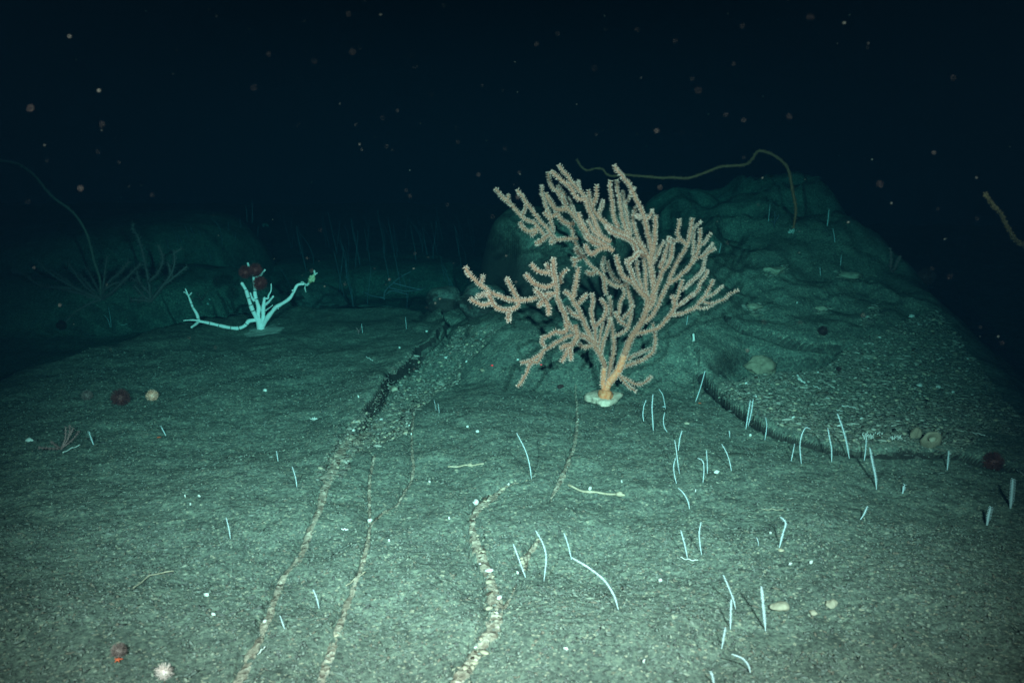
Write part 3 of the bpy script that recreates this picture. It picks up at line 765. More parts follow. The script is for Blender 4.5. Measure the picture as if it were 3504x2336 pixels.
 ('D', [(760,560),(800,480),(815,400),(790,260),(775,150)], 20, 18, 0.02),
 ('D', [(700,380),(660,250),(640,150),(650,90)], 14, 12, 0.06),
]
CORAL_FOOT = gpt('D', (330, 1425))
def build_coral():
    root = empty('bamboo_coral', CORAL_FOOT)
    tag(root, 'large tan branching coral with fuzzy polyps on a white foot', 'coral')
    r = np.random.default_rng(5)
    Y0 = CORAL_FOOT[1]
    done = []        # (photo pixel samples, depth samples)
    for bi, (crop, pts, r0, r1, dz) in enumerate(CB):
        F = np.array([full(crop, p) for p in pts])
        sc = CROPS[crop][2]
        if not done:
            ys = Y0
        else:
            best = 1e9; ys = Y0
            for q, yy in done:
                d = np.hypot(q[:, 0] - F[0, 0], q[:, 1] - F[0, 1]); i = int(d.argmin())
                if d[i] < best: best, ys = d[i], yy[i]
        L = np.concatenate([[0], np.cumsum(np.hypot(*np.diff(F, axis=0).T))]); t = L / L[-1]
        n = max(int(L[-1] / 7), 6)
        S = spline(np.column_stack([F, ys + dz * t]), n)
        P = np.array([at_y(s[:2], s[2]) for s in S])
        tt = np.linspace(0, 1, n)
        rad = (r0 * (1 - tt) + r1 * tt) / sc * np.array([px_size(p, 1.0) for p in P])
        rad[-1] *= 0.7
        done.append((S[:, :2], S[:, 2]))
        main = bi in (0, 36)
        rad = rad * (0.96 if main else 0.88)
        wob = 0.0012 * np.column_stack([np.sin(np.arange(n) * 1.1 + bi), np.cos(np.arange(n) * 0.9), np.sin(np.arange(n) * 0.7 + 2)])
        P = P + wob * (0 if bi == 0 else 1)
        if main:
            k = int(n * (0.30 if bi == 0 else 0.25))
            V, Fc = tube(P[:k + 1], rad[:k + 1], 12, 0.10, r)
            tr = link('trunk', mesh_from('trunk', V, Fc, M_TRUNK), root)
            V, Fc = polyps_on(P[:k + 1], rad[:k + 1], 0.0065, 0.0085, 0.0013, 10, r, skip=0.30)
            po = link('polyps', mesh_from('polyps', V, Fc, M_POLYP), tr); po['kind'] = 'stuff'
            P, rad = P[k:], rad[k:]
        V, Fc = tube(P, rad, 9, 0.08, r)
        b = link('branch', mesh_from('branch', V, Fc, M_CORE), root)
        V, Fc = polyps_on(P, rad, 0.0062, 0.0096, 0.0011, 7, r)
        po = link('polyps', mesh_from('polyps', V, Fc, M_POLYP), b); po['kind'] = 'stuff'
    # crusty pale foot spread over the sediment
    a, b = CORAL_FOOT, CORAL_FOOT
    w = px_size(a, 62)
    V, Fc = rock_mesh((w * 1.08, w * 1.15, w * 0.50), 77, ICO4, 0.16)
    V *= (1 + 0.045 * np.sin(np.arctan2(V[:, 1], V[:, 0]) * 5 + 3 * noise3(V, 20, 3)) * np.clip(np.hypot(V[:, 0], V[:, 1]) / w, 0, 1))[:, None]
    V += (0.006 * noise3(V, 40, 4) + 0.004 * noise3(V, 110, 9))[:, None]
    ft = link('holdfast', mesh_from('holdfast', V, Fc, M_FOOT), root)
    ft.location = ft.matrix_parent_inverse.inverted() @ Vector((0, 0, 0))
    ft.location = Vector(a) + Vector((px_size(a, 4), -0.01, 0.004)); 
    V, Fc = rock_mesh((w * 0.50, w * 0.5, w * 0.4), 78, ICO3, 0.35)
    st = link('foot_stain', mesh_from('foot_stain', V, Fc, M_STAIN), root)
    st.location = Vector(a) + Vector((px_size(a, 6), -0.035, 0.030))
build_coral()

# ------------------------------------------------------------------ the bare white skeleton
WB = [
 ([(1275,1270),(1270,1210),(1240,1120),(1235,1080)], 58, 40, 0.0),
 ([(1240,1130),(1190,1040),(1150,960),(1110,850),(1080,750),(1050,660),(990,560)], 36, 23, -0.05),
 ([(1235,1120),(1235,1020),(1242,930),(1220,850),(1190,740),(1185,640),(1175,540),(1165,480)], 36, 20, 0.05),
 ([(1170,490),(1130,400),(1100,330),(1080,260)], 18, 16, 0.04),
 ([(1175,480),(1260,450),(1300,400),(1337,362)], 17, 13, -0.04),
 ([(1285,1240),(1310,1100),(1310,950),(1320,850),(1330,780)], 40, 22, 0.02),
 ([(1330,785),(1380,790),(1390,740),(1420,690),(1430,630),(1427,570)], 13, 7, 0.03),
 ([(1335,890),(1400,830),(1460,755)], 18, 15, -0.04),
 ([(1335,975),(1400,930),(1452,888)], 9, 7, -0.05),
 ([(1300,1200),(1370,1080),(1440,990),(1500,920),(1600,860),(1700,790),(1760,700),(1820,590),(1910,575)], 36, 18, -0.08),
 ([(1215,1110),(1150,1115),(1090,1130),(1040,1190),(950,1230),(820,1225),(650,1190),(500,1155),(350,1125)], 30, 22, -0.10),
 ([(350,1125),(320,1020),(260,920),(230,840),(190,740),(150,645)], 24, 9, 0.0),
 ([(340,1118),(250,1110),(118,1117)], 14, 7, -0.03),
 ([(350,1130),(300,1175),(238,1218)], 20, 17, -0.08),
 ([(180,735),(150,700),(122,692)], 9, 7, -0.02),
 ([(190,745),(215,735),(243,702)], 10, 9, 0.02),
 ([(1175,820),(1140,780),(1118,705)], 26, 11, -0.03),
 ([(1510,930),(1535,940)], 12, 9, -0.05),
 ([(1755,705),(1745,665)], 12, 10, -0.03),
]
SK_FOOT = gpt('W', (1272, 1250))
def build_skeleton():
    root = empty('bare_coral_skeleton', SK_FOOT)
    tag(root, 'bare white dead coral skeleton with dark joint rings on the left slab', 'coral')
    r = np.random.default_rng(9); done = []; Y0 = SK_FOOT[1]
    bs = []
    for bi, (pts, r0, r1, dz) in enumerate(WB):
        F = np.array([full('W', p) for p in pts]); ys = Y0
        if done:
            best = 1e9
            for q, yy in done:
                d = np.hypot(q[:, 0] - F[0, 0], q[:, 1] - F[0, 1]); i = int(d.argmin())
                if d[i] < best: best, ys = d[i], yy[i]
        L = np.concatenate([[0], np.cumsum(np.hypot(*np.diff(F, axis=0).T))]); t = L / L[-1]
        n = max(int(L[-1] / 4), 6)
        S = spline(np.column_stack([F, ys + dz * t]), n)
        P = np.array([at_y(s[:2], s[2]) for s in S]); tt = np.linspace(0, 1, n)
        rad = (r0 * (1 - tt) + r1 * tt) / 4.3558 * np.array([px_size(p, 1.0) for p in P])
        rad *= 1 + 0.10 * np.sin(np.arange(n) * 0.55 + bi)
        if bi == 0: P = np.vstack([P[:1] - np.array((0, 0, 0.03)), P]); rad = np.concatenate([rad[:1] * 1.3, rad])
        V, Fc = tube(P, rad, 12, 0.08, r)
        b = link('trunk' if bi == 0 else 'branch', mesh_from('branch', V, Fc, M_BONE), root)
        bs.append((b, P, rad, S)); done.append((S[:, :2], S[:, 2]))
    rings = [(10, (945,1225)), (10, (820,1225)), (10, (655,1190)), (10, (505,1160)), (10, (1060, 1160)), (1, (1050,655)), (1, (1085,775)), (1, (1112,885)), (1, (1150,975)), (2, (1186,680)), (2, (1205,800)), (11, (345,1085)), (11, (258,925)), (11, (240,865)), (9, (1560, 885))]
    for k, p in rings[:-1]:
        b, P, rad, S = bs[k]; f = full('W', p)
        i = int(np.hypot(S[:, 0] - f[0], S[:, 1] - f[1]).argmin()); i = min(max(i, 1), len(P) - 2)
        T = P[i + 1] - P[i - 1]; T /= np.linalg.norm(T)
        h = rad[i] * 0.17
        V, Fc = tube(np.array([P[i] - T * h, P[i], P[i] + T * h]), [rad[i] * 1.045, rad[i] * 1.05, rad[i] * 1.045], 12)
        rg = link('joint_ring', mesh_from('joint_ring', V, Fc, M_NODE), b)
        rg.parent = b; rg.matrix_parent_inverse = b.matrix_basis.inverted()
    return bs
SKB = build_skeleton()
# pale silt apron round the skeleton's foot
def apron(f0, rx, ry, name, mat, label, cat, h=0.012, seed=1):
    n, m = 26, 64
    th = np.linspace(0, 2 * np.pi, m, endpoint=False); rr = np.linspace(0, 1, n)
    edge = 1 + 0.35 * fbm(np.cos(th) * 2.2 + seed, np.sin(th) * 2.2, 4, seed)
    X = f0[0] + rx * rr[:, None] * np.cos(th)[None] * edge[None]; Y = f0[1] + ry * rr[:, None] * np.sin(th)[None] * edge[None]
    Z = H(X.ravel(), Y.ravel()).reshape(X.shape) + (h * (1 - rr ** 1.5) - 0.004)[:, None]
    V = np.stack([X, Y, Z], -1).reshape(-1, 3); F = []
    for i in range(n - 1):
        for j in range(m):
            F.append((i * m + j, (i + 1) * m + j, (i + 1) * m + (j + 1) % m, i * m + (j + 1) % m))
    o = link(name, mesh_from(name, V, F, mat))
    return tag(o, label, cat, None, 'structure' if not cat else None)
apron(gpt('W', (1320, 1285)), 0.135, 0.20, 'silt_apron', M_SILT, 'pale silt patch round the foot of the white skeleton', None, 0.012, 3)

# ------------------------------------------------------------------ fuzzy round anemones
def pompom(c, rad, mat, label, seed, n=700, name='pompom_anemone', cat='anemone', group='round fuzzy anemones', spike=0.35):
    r = np.random.default_rng(seed)
    root = empty(name, c)
    V, F = ICO3
    V = V * rad * 0.66 * (1 + 0.12 * noise3(V, 2.0, seed))[:, None]
    body = link('body', mesh_from('body', V, F, mat), root); body.parent = root; body.matrix_parent_inverse.identity()
    VV, FF, o = [], [], 0
    for k in range(n):
        d = r.normal(size=3); d /= np.linalg.norm(d)
        u = np.cross(d, (0.3, 0.5, 0.8)); u /= np.linalg.norm(u); w = np.cross(d, u)
        ln = rad * (0.80 + spike * (0.5 + 0.8 * r.random())); wd = rad * 0.026
        bend = (u * (r.random() - .5) + w * (r.random() - .5)) * rad * 0.25
        b = d * rad * 0.58
        VV += [b + u * wd, b - u * 0.5 * wd + w * 0.87 * wd, b - u * 0.5 * wd - w * 0.87 * wd]
        mm = d * ln * 0.92 + bend * 0.5
        VV += [mm + u * wd * .7, mm - u * .35 * wd + w * .6 * wd, mm - u * .35 * wd - w * .6 * wd, d * ln + bend]
        FF += [(o, o + 1, o + 4, o + 3), (o + 1, o + 2, o + 5, o + 4), (o + 2, o, o + 3, o + 5), (o + 3, o + 4, o + 6), (o + 4, o + 5, o + 6), (o + 5, o + 3, o + 6)]
        o += 7
    t = link('tentacles', mesh_from('tentacles', np.array(VV), FF, mat), root); t.parent = root; t.matrix_parent_inverse.identity(); t['kind'] = 'stuff'
    return tag(root, label, cat, group)
ysk = SK_FOOT[1] - 0.01
for p, rpx, lab, s in (((1045, 395), 92, 'dark red round anemone on the left of the three on the white skeleton', 1), ((1195, 362), 92, 'dark red round anemone topmost of the three on the white skeleton', 2), ((1262, 560), 98, 'dark red round anemone lowest of the three on the white skeleton', 3)):
    c = at_y(full('W', p), ysk - 0.05 - 0.02 * s); pompom(c, px_size(c, rpx / 4.3558), M_DEEPRED, lab, s)
def on_ground_ball(crop, p, rpx, mat, label, seed, **kw):
    f = full(crop, p); g = ground(f + np.array((0, rpx / CROPS[crop][2] * 0.75)))
    rad = px_size(g, rpx / CROPS[crop][2])
    return pompom(g + np.array((0, 0, rad * 0.75)), rad, mat, label, seed, **kw)
on_ground_ball('N', (754, 148), 27, M_ORANGE, 'bright orange white round anemone on the dim left sediment', 11)
on_ground_ball('N', (432, 147), 25, M_GREYT, 'small dull brown round anemone at the dark left edge', 12)
on_ground_ball('N', (598, 160), 42, M_RED, 'dark red round anemone lying on the left sediment beside the orange one', 13)
on_ground_ball('N', (815, 1512), 34, M_PINK, 'pale pink fuzzy ball anemone at the bottom left of the sediment', 14, n=300, spike=0.6)
on_ground_ball('N', (590, 1405), 36, M_GREYT, 'grey round anemone behind the small red starfish', 15)
on_ground_ball('Y', (1950, 855), 82, M_RED, 'red round anemone in the crack at the right edge', 16)
on_ground_ball('R', (768, 1018), 24, M_DUSK, 'black round urchin on the gravel below the right hill', 17, name='sea_urchin', cat='urchin', group='black urchins on the right slope')
on_ground_ball('R', (850, 1213), 12, M_DUSK, 'tiny black urchin on the shell gravel by the recess', 18, name='sea_urchin', cat='urchin', group='black urchins on the right slope')
on_ground_ball('R', (1295, 740), 42, M_RED, 'dark red round anemone at the shadowed edge of the right hill', 19)
on_ground_ball('R', (875, 298), 20, M_PINK, 'small pink round anemone near the top of the right hill', 20)
on_ground_ball('L', (510, 1480), 40, M_RED, 'dim reddish round anemone in the dark at the left', 21)

def starfish(c, rad, label):
    VV, FF = [], []; parts = []
    for k in range(5):
        a = k * 2 * math.pi / 5 + 0.3
        P = np.array([(rad * t * math.cos(a + 0.3 * t * (k % 2)), rad * t * math.sin(a + 0.3 * t * (k % 2)), 0.10 * rad * (1 - t) + 0.06 * rad) for t in np.linspace(0, 1, 7)])
        parts.append(tube(P, np.linspace(0.24, 0.06, 7) * rad, 7))
    V, F = merge(parts)
    o = link('starfish', mesh_from('starfish', V, F, M_STAR)); o.location = c
    tag(o, label, 'starfish')
g = gpt('N', (585, 1465)); starfish(g + np.array((0, 0, 0.006)), px_size(g, 16), 'small orange red starfish at the bottom left beside the grey anemone')
g = gpt('X', (1080, 415)); starfish(g + np.array((0, 0, 0.004)), px_size(g, 6), 'tiny red starfish at the foot of the tall dark tipped whip')
g = gpt('N', (785, 360)); starfish(g + np.array((0, 0, 0.004)), px_size(g, 8), 'tiny red starfish on the left sediment near a short white whip')

# clump clinging to the skeleton tip
def tip_clump():
    y = SKB[9][1][-1][1]
    root = empty('tip_clump', at_y(full('W', (1915, 575)), y))
    tag(root, 'pale yellowish clump clinging to the right tip of the white skeleton', 'sponge')
    c = at_y(full('W', (2040, 490)), y)
    s = px_size(c, 1 / 4.3558)
    V, F = rock_mesh((48 * s, 45 * s, 70 * s), 31, ICO3, 0.5); V += (0.004 * noise3(V, 90, 2))[:, None]
    a = 0.55; Rm = np.array(((math.cos(a), 0, math.sin(a)), (0, 1, 0), (-math.sin(a), 0, math.cos(a)))); V = V @ Rm.T
    b = link('body', mesh_from('body', V + c, F, M_YEL), root); b.matrix_parent_inverse = root.matrix_basis.inverted()
    for pts, w in (([(1990, 560), (1960, 590), (1930, 575)], 18), ([(1945, 580), (1930, 630), (1945, 690)], 9), ([(1930, 575), (1890, 540), (1870, 560)], 9), ([(2080, 440), (2075, 400), (2070, 375)], 16), ([(2085, 430), (2115, 408)], 9)):
        P = np.array([at_y(full('W', p), y) for p in pts]); V, F = tube(spline(P, 8), w * s, 7, 0.3)
        link('arm', mesh_from('arm', V, F, M_SHELL), root)
tip_clump()

# ------------------------------------------------------------------ sea whips
def whip(crop, pts, width, label, group='white sea whips on the near sediment', bare=0.0, mat=M_WHIP, step=0.0042, depth=0.0, name='sea_whip', polyps=True, base=None, ydepth=None):
    """pts from tip to base; width = full width in photograph pixels"""
    F = np.array([full(crop, p) for p in pts])[::-1]
    g = ground(F[0]) if base is None else base
    y = np.linspace(0, depth, len(F)) + g[1]
    P0 = np.array([at_y(f, yy) for f, yy in zip(F, y)])
    n = max(int(np.hypot(*np.diff(F, axis=0).T).sum() / 5), 8)
    P = spline(P0, n)
    P = np.vstack([P[:1] - np.array((0, 0, 0.012)), P])
    w = px_size(g, width)
    rad = w * 0.19 * np.interp(np.linspace(0, 1, len(P)), [0, 0.15, 0.8, 1], [0.55, 1, 0.9, 0.4])
    root = empty(name, g); tag(root, label, 'sea whip', group)
    k = len(P) if bare <= 0 else int(len(P) * (1 - bare))
    V, Fc = tube(P[:k + 1], rad[:k + 1], 7)
    link('stalk', mesh_from('stalk', V, Fc, mat), root)
    if bare > 0:
        V, Fc = tube(P[k:], rad[k:] * 0.7, 6); link('bare_tip', mesh_from('bare_tip', V, Fc, M_WDARK), root)
    if polyps:
        Pk = P[2:k + 1]; T, U, W = frames(Pk)
        L = np.concatenate([[0], np.cumsum(np.linalg.norm(np.diff(Pk, axis=0), axis=1))])
        VV, FF, o = [], [], 0; st = min(max(w * 0.42, 0.0030), 0.0052)
        for q, s in enumerate(np.arange(L[-1] * 0.04, L[-1], st)):
            i = min(int(np.searchsorted(L, s)), len(Pk) - 1)
            side = np.cross(T[i], (0, 1, 0)); side /= np.linalg.norm(side) + 1e-9
            fr = np.cross(side, T[i])
            taper = min(1, 0.35 + 4 * s / L[-1], 0.45 + 4 * (1 - s / L[-1]))
            for sg in (-1, 1):
                c = Pk[i] + T[i] * (st * 0.5 if sg > 0 else 0)
                b = st * 0.30; tipv = c + (side * sg * 0.42 + T[i] * 0.22 - fr * 0.12) * w * taper
                VV += [c + T[i] * b, c - T[i] * b * 0.6 + fr * b, c - T[i] * b * 0.6 - fr * b, tipv + T[i] * b * 0.5, tipv - T[i] * b * 0.4 + fr * b * 0.6, tipv - T[i] * b * 0.4 - fr * b * 0.6]
                FF += [(o, o + 1, o + 4, o + 3), (o + 1, o + 2, o + 5, o + 4), (o + 2, o, o + 3, o + 5), (o + 3, o + 4, o + 5)]; o += 6
        if VV:
            pz = link('polyps', mesh_from('polyps', np.array(VV), FF, M_WPOL), root); pz['kind'] = 'stuff'
    return root
WH = [
 ('X', [(503,375),(480,440),(470,530),(480,600)], 7, 'short white sea whip nearest the white coral foot on its right'),
 ('X', [(578,315),(568,450),(575,580),(582,700)], 8, 'tall straight white sea whip second from the white coral foot'),
 ('X', [(645,258),(680,310),(700,390),(712,465)], 6, 'left leaning white whip behind the curved one right of the coral foot'),
 ('X', [(685,440),(706,447),(714,465)], 5, 'tiny hooked white whip at the foot of the left leaning whip'),
 ('X', [(703,510),(690,580),(700,660),(730,712)], 7, 'bow shaped white whip just in front of the tiny hooked one'),
 ('X', [(888,705),(865,790),(850,910)], 8, 'right leaning short whip behind the crossing pair below the coral'),
 ('X', [(812,805),(830,920),(845,1050),(862,1160)], 7, 'long thin white whip crossing in front of the right leaning one'),
 ('X', [(820,995),(800,1080),(810,1180),(830,1262)], 7, 'bowed white whip lowest of the crowded three below the coral'),
 ('X', [(1065,995),(1115,1030),(1125,1130),(1115,1255)], 7, 'white whip with its tip bent over to the left beside a white shell'),
 ('X', [(1152,915),(1160,1040),(1162,1158)], 7, 'straight upright white whip just behind the bent tipped whip'),
 ('X', [(1320,850),(1365,930),(1400,1030),(1420,1130)], 7, 'white whip leaning left alone to the right of the white shell'),
 ('X', [(855,1318),(910,1375),(955,1460),(970,1540)], 8, 'strongly left arched white whip below the crowded three'),
 ('X', [(1622,380),(1600,520),(1575,680)], 9, 'left whip of the close parallel pair before the gravel mound'),
 ('X', [(1652,370),(1630,520),(1598,650)], 9, 'right whip of the close parallel pair before the gravel mound'),
 ('X', [(1787,565),(1800,640),(1790,730),(1778,802)], 7, 'thin white whip just right of the parallel pair at the crack'),
 ('X', [(1398,705),(1402,770)], 6, 'tiny white whip stub left of the white shell near the crack'),
 ('Y', [(318,566),(280,556),(245,620),(228,720),(240,880)], 8, 'white whip with its tip hooked to the right at the crack'),
 ('Y', [(180,705),(165,780),(150,852)], 7, 'short white whip left of the hooked tip one'),
 ('Y', [(478,565),(495,660),(510,740),(512,860)], 9, 'blurred upright whip standing before the crack between two taller ones'),
 ('Y', [(565,435),(610,560),(645,690),(670,832)], 10, 'tall left leaning whip with bright beads against the gravel mound'),
 ('Y', [(855,745),(880,880),(905,1000),(912,1105)], 12, 'thick left leaning white whip in front of the white bushy coral'),
 ('Y', [(1560,770),(1553,850),(1545,935)], 12, 'pale blurred whip right of the round sponge'),
 ('Y', [(822,660),(815,760),(803,850)], 9, 'pale stalk under the white bushy coral'),
 ('Y', [(1162,1070),(1145,1145)], 14, 'short thick white stub on the right sediment'),
 ('Y', [(2132,1020),(2122,1150),(2110,1275)], 24, 'thick pale blurred whip tallest at the right edge'),
 ('Y', [(1932,1270),(1915,1340),(1900,1425)], 22, 'thick pale blurred whip lower at the right edge'),
 ('Y', [(830,1265),(800,1330),(770,1375)], 11, 'short right leaning whip alone in the middle of the right sediment'),
 ('V', [(1165,170),(1205,220),(1180,310),(1150,428)], 11, 'hooked white whip standing on a yellowish pebble'),
 ('V', [(320,285),(350,390),(376,515)], 8, 'left leaning whip standing right behind the white stick'),
 ('V', [(490,215),(475,300),(482,400),(495,487)], 8, 'upright white whip right of the one behind the white stick'),
 ('V', [(680,660),(735,790),(765,870),(782,942)], 9, 'left leaning whip topmost of the stacked three at the bottom'),
 ('V', [(745,870),(740,990),(738,1112)], 11, 'straight thick whip middle of the stacked three at the bottom'),
 ('V', [(695,1105),(680,1190),(664,1275)], 11, 'right leaning whip lowest of the stacked three at the bottom'),
 ('V', [(1000,760),(1015,920),(1035,1132)], 13, 'tall thick straight whip left of the tan triangular stone'),
 ('V', [(755,1325),(840,1360),(890,1420),(906,1485)], 11, 'left arched whip at the very bottom right of the stacked three'),
 ('V', [(572,1475),(590,1520),(596,1590)], 12, 'thick white whip cut off by the bottom edge of the photo'),
 ('V', [(962,345),(974,385),(972,412)], 5, 'tiny curled white whip between the upright and the hooked ones'),
 ('Z', [(548,560),(585,660),(635,797)], 9, 'left leaning whip right of the wide pebbly vein'),
 ('Z', [(712,460),(765,560),(785,660),(770,822)], 8, 'bowed white whip standing beside the short rubble vein'),
 ('Z', [(918,480),(945,560),(971,668)], 8, 'short whip whose foot meets the tip of the long arched whip'),
 ('Z', [(975,655),(1100,730),(1210,820),(1280,930),(1312,1032)], 10, 'longest white whip arching far to the left near the bottom centre'),
 ('K', [(1475,390),(1515,470),(1535,540),(1544,607)], 7, 'tall left leaning banded whip at the upper end of the wide vein', ),
 ('K', [(415,550),(430,600),(436,642)], 7, 'pale whip left of the long vein at mid height'),
 ('K', [(340,475),(347,520)], 6, 'tiny pale whip highest left of the long vein'),
 ('K', [(103,790),(115,840),(122,884)], 8, 'solitary pale whip on the left sediment'),
 ('K', [(515,1130),(530,1170),(541,1214)], 9, 'pale whip between the two long veins near the bottom'),
 ('K', [(358,1253),(378,1312)], 8, 'faint pale whip touching the long vein near the bottom'),
 ('K', [(1085,235),(1094,282)], 4, 'left of two tiny thin whips below the gravel gully'),
 ('K', [(1103,250),(1108,294)], 4, 'right of two tiny thin whips below the gravel gully'),
 ('G', [(490,355),(498,458)], 4, 'hair thin whip on the left slab above the gully'),
 ('G', [(97,412),(106,492)], 4, 'hair thin whip on the left slab beside a tiny fork'),
 ('R', [(80,940),(74,988)], 5, 'thin whip under the lowest right coral arm'),
 ('N', [(440,330),(450,360),(462,390)], 11, 'pale blurred whip beside the small left gorgonian'),
 ('N', [(795,300),(820,347)], 8, 'short pale whip by a tiny red starfish on the left'),
 ('R', [(822,500),(828,530),(832,568)], 7, 'pale whip on the upper face of the right hill'),
 ('R', [(802,400),(793,482)], 9, 'pale whip near the top of the right hill beside the long whip'),
 ('R', [(865,632),(860,685)], 5, 'small pale whip in the middle of the right hill'),
 ('R', [(755,695),(758,735)], 5, 'short faint whip above the gravel patches of the right hill'),
 ('R', [(500,370),(492,460)], 4, 'faint whip on the hill left of the tiny branching coral'),
 ('R', [(250,575),(240,620)], 5, 'faint short whip just right of the coral crown'),
 ('L', [(860,1395),(890,1430),(912,1495)], 5, 'dim pale whip below the large dim bush on the left'),
 ('L', [(895,1330),(912,1420),(918,1495)], 5, 'second dim pale whip below the large dim bush on the left'),
]
for w in WH:
    whip(*w[:4])
whip('X', [(1160,0),(1148,35),(1137,62),(1090,230),(1036,388)], 7, 'tall right leaning whip with a bare dark tip right of the coral', bare=0.16)

# whips along the crest of the left hill and the far floor
HILLW = [('M', [(362,100),(367,180),(365,272)]), ('M', [(312,140),(322,190),(326,262)]), ('M', [(268,225),(278,312)]), ('M', [(178,258),(186,332)]), ('M', [(42,235),(100,285),(125,350),(136,442)]),
 ('M', [(411,290),(408,382)]), ('M', [(234,350),(240,410)]), ('M', [(2,450),(30,495),(52,556)]), ('L', [(1425,680),(1455,745),(1476,820)]), ('L', [(1455,710),(1500,792)]), ('L', [(1525,645),(1562,762)]),
 ('L', [(1570,665),(1616,768)]), ('L', [(1640,690),(1657,742)]), ('L', [(1355,750),(1380,775),(1391,845)])]
HILLL = ['tallest faint whip standing beside the pale bushy coral on the hill crest', 'tall faint whip just left of the tallest one on the hill crest', 'short faint whip left of the two tall ones on the hill crest', 'straight faint whip near the middle of the hill crest',
 'faint whip with its tip curling left on the hill crest', 'faint short whip right of the tallest one on the hill face', 'tiny faint whip below the hill crest', 'slanted faint whip low on the left hill face', 'long slanted faint whip above the tall branched dim coral',
 'bent faint whip right of the long slanted one on the left hill', 'slender slanted whip in the left part of the hill crest', 'slender slanted whip just right of its like neighbour on the hill crest', 'tiny slanted whip on the left hill crest', 'hooked faint whip lowest at the left end of the hill crest']
for i, (c, pts) in enumerate(HILLW):
    f = full(c, pts[-1]); b = ground(f)
    if b[1] > 10.5 or b[1] < 7.0:
        b = at_y(f, 8.0); b[2] = hz(b[0], b[1])
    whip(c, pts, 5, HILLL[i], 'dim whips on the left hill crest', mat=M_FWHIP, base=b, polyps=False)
protos = []
def far_proto(seed):
    r = np.random.default_rng(seed)
    P = np.array([(0.02 * math.sin(t * 2 + seed) * t * 3 - 0.06 * (seed % 3) * t * t, 0, 0.42 * t) for t in np.linspace(0, 1, 12)])
    P[:, 0] -= P[0, 0]
    V, F = tube(P, np.linspace(0.0045, 0.002, 12), 5)
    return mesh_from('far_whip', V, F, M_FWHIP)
protos = [far_proto(i) for i in range(6)]
rf = np.random.default_rng(21)
for i in range(70):
    f = np.array((rf.uniform(985, 1620), rf.uniform(775, 905)))
    y = 6.9 + (905 - f[1]) / 130 * 4.6
    p = at_y(f, y); z = hz(p[0], p[1])
    o = link('far_sea_whip', protos[i % 6]); o.location = (p[0], p[1], z - 0.01); s = rf.uniform(0.55, 1.05); o.scale = (s * 0.9, s, s); o.rotation_euler = (0, 0, rf.uniform(-0.5, 0.5))
    hw = 'left end beside the hill' if f[0] < 1130 else 'left half' if f[0] < 1290 else 'right half' if f[0] < 1450 else 'right end near the coral'
    tag(o, ('short' if s < 0.72 else 'tall' if s > 0.9 else 'medium') + ' faint bluish whip in the ' + ('back' if y > 9.2 else 'front') + ' of the far thicket, ' + hw, 'sea whip', 'far thicket of sea whips')

# long curling whips
def long_whip(pts_f, ys, width, label, n=90, mat=None):
    mat = mat or M_TALL
    S = spline(np.column_stack([np.array(pts_f), np.array(ys)]), n)
    P = np.array([at_y(s[:2], s[2]) for s in S])
    root = empty('long_sea_whip', P[0]); tag(root, label, 'sea whip', 'long curling sea whips')
    w = px_size(P[len(P) // 2], width) * 0.42
    rad = w * np.interp(np.linspace(0, 1, n), [0, 0.1, 0.7, 1], [0.7, 1, 0.9, 0.5])
    V, F = tube(P, rad * 0.75, 8, 0.1); link('stalk', mesh_from('stalk', V, F, mat), root)
    V, F = polyps_on(P, rad * 0.75, w * 1.6, w * 0.7, w * 0.22, 5, np.random.default_rng(3))
    q = link('polyps', mesh_from('polyps', V, F, mat), root); q['kind'] = 'stuff'
fr = [full('R', p) for p in [(620,495),(632,400),(615,300),(595,200),(560,150),(500,112),(440,100),(410,140),(370,170),(250,180),(170,210),(80,238),(0,235)]] + [full('E', p) for p in [(1250,178),(1180,172),(1100,165),(1030,160),(975,168),(942,158),(920,130),(880,125),(830,135),(795,110),(775,75)]]
b = ground(full('R', (620, 495)))
long_whip(fr, np.linspace(b[1], b[1] + 0.5, len(fr)), 14, 'long pale whip curling left from the right hill above the coral', 130)
fl = [full('L', p) for p in [(830,1250),(825,1100),(780,960),(745,820),(710,710),(640,590),(560,510),(460,440),(380,360),(300,260),(220,190),(130,140),(0,118),(-120,130),(-240,190)]]
b = ground(full('L', (830, 1250))); yl = min(b[1], 7.0)
long_whip(fl, np.linspace(yl, yl - 0.5, len(fl)), 12, 'long dim whip arching over to the left edge of the photo', 90, organic('grey_whip', (0.30, 0.18, 0.15), (0.40, 0.25, 0.21), 60))
g0 = np.array((1.75, 1.9, 0)); g0[2] = hz(1.75, 1.9)
fe = [full('R', p) for p in [(1960,760),(1880,660),(1800,582),(1760,560),(1720,500),(1680,420),(1640,380),(1603,322)]]
ye = np.linspace(2.75, 2.35, len(fe))
base = at_y(fe[0], 2.75); gz = hz(base[0] + 0.06, 2.8)
fe2 = []
long_whip([np.array((3700, 1560.0)), np.array((3680, 1250.0))] + fe, [2.85, 2.8] + list(ye), 20, 'dark yellowish whip end reaching in at the right edge', 70, organic('dark_whip', (0.045, 0.032, 0.012), (0.075, 0.055, 0.025), 60))

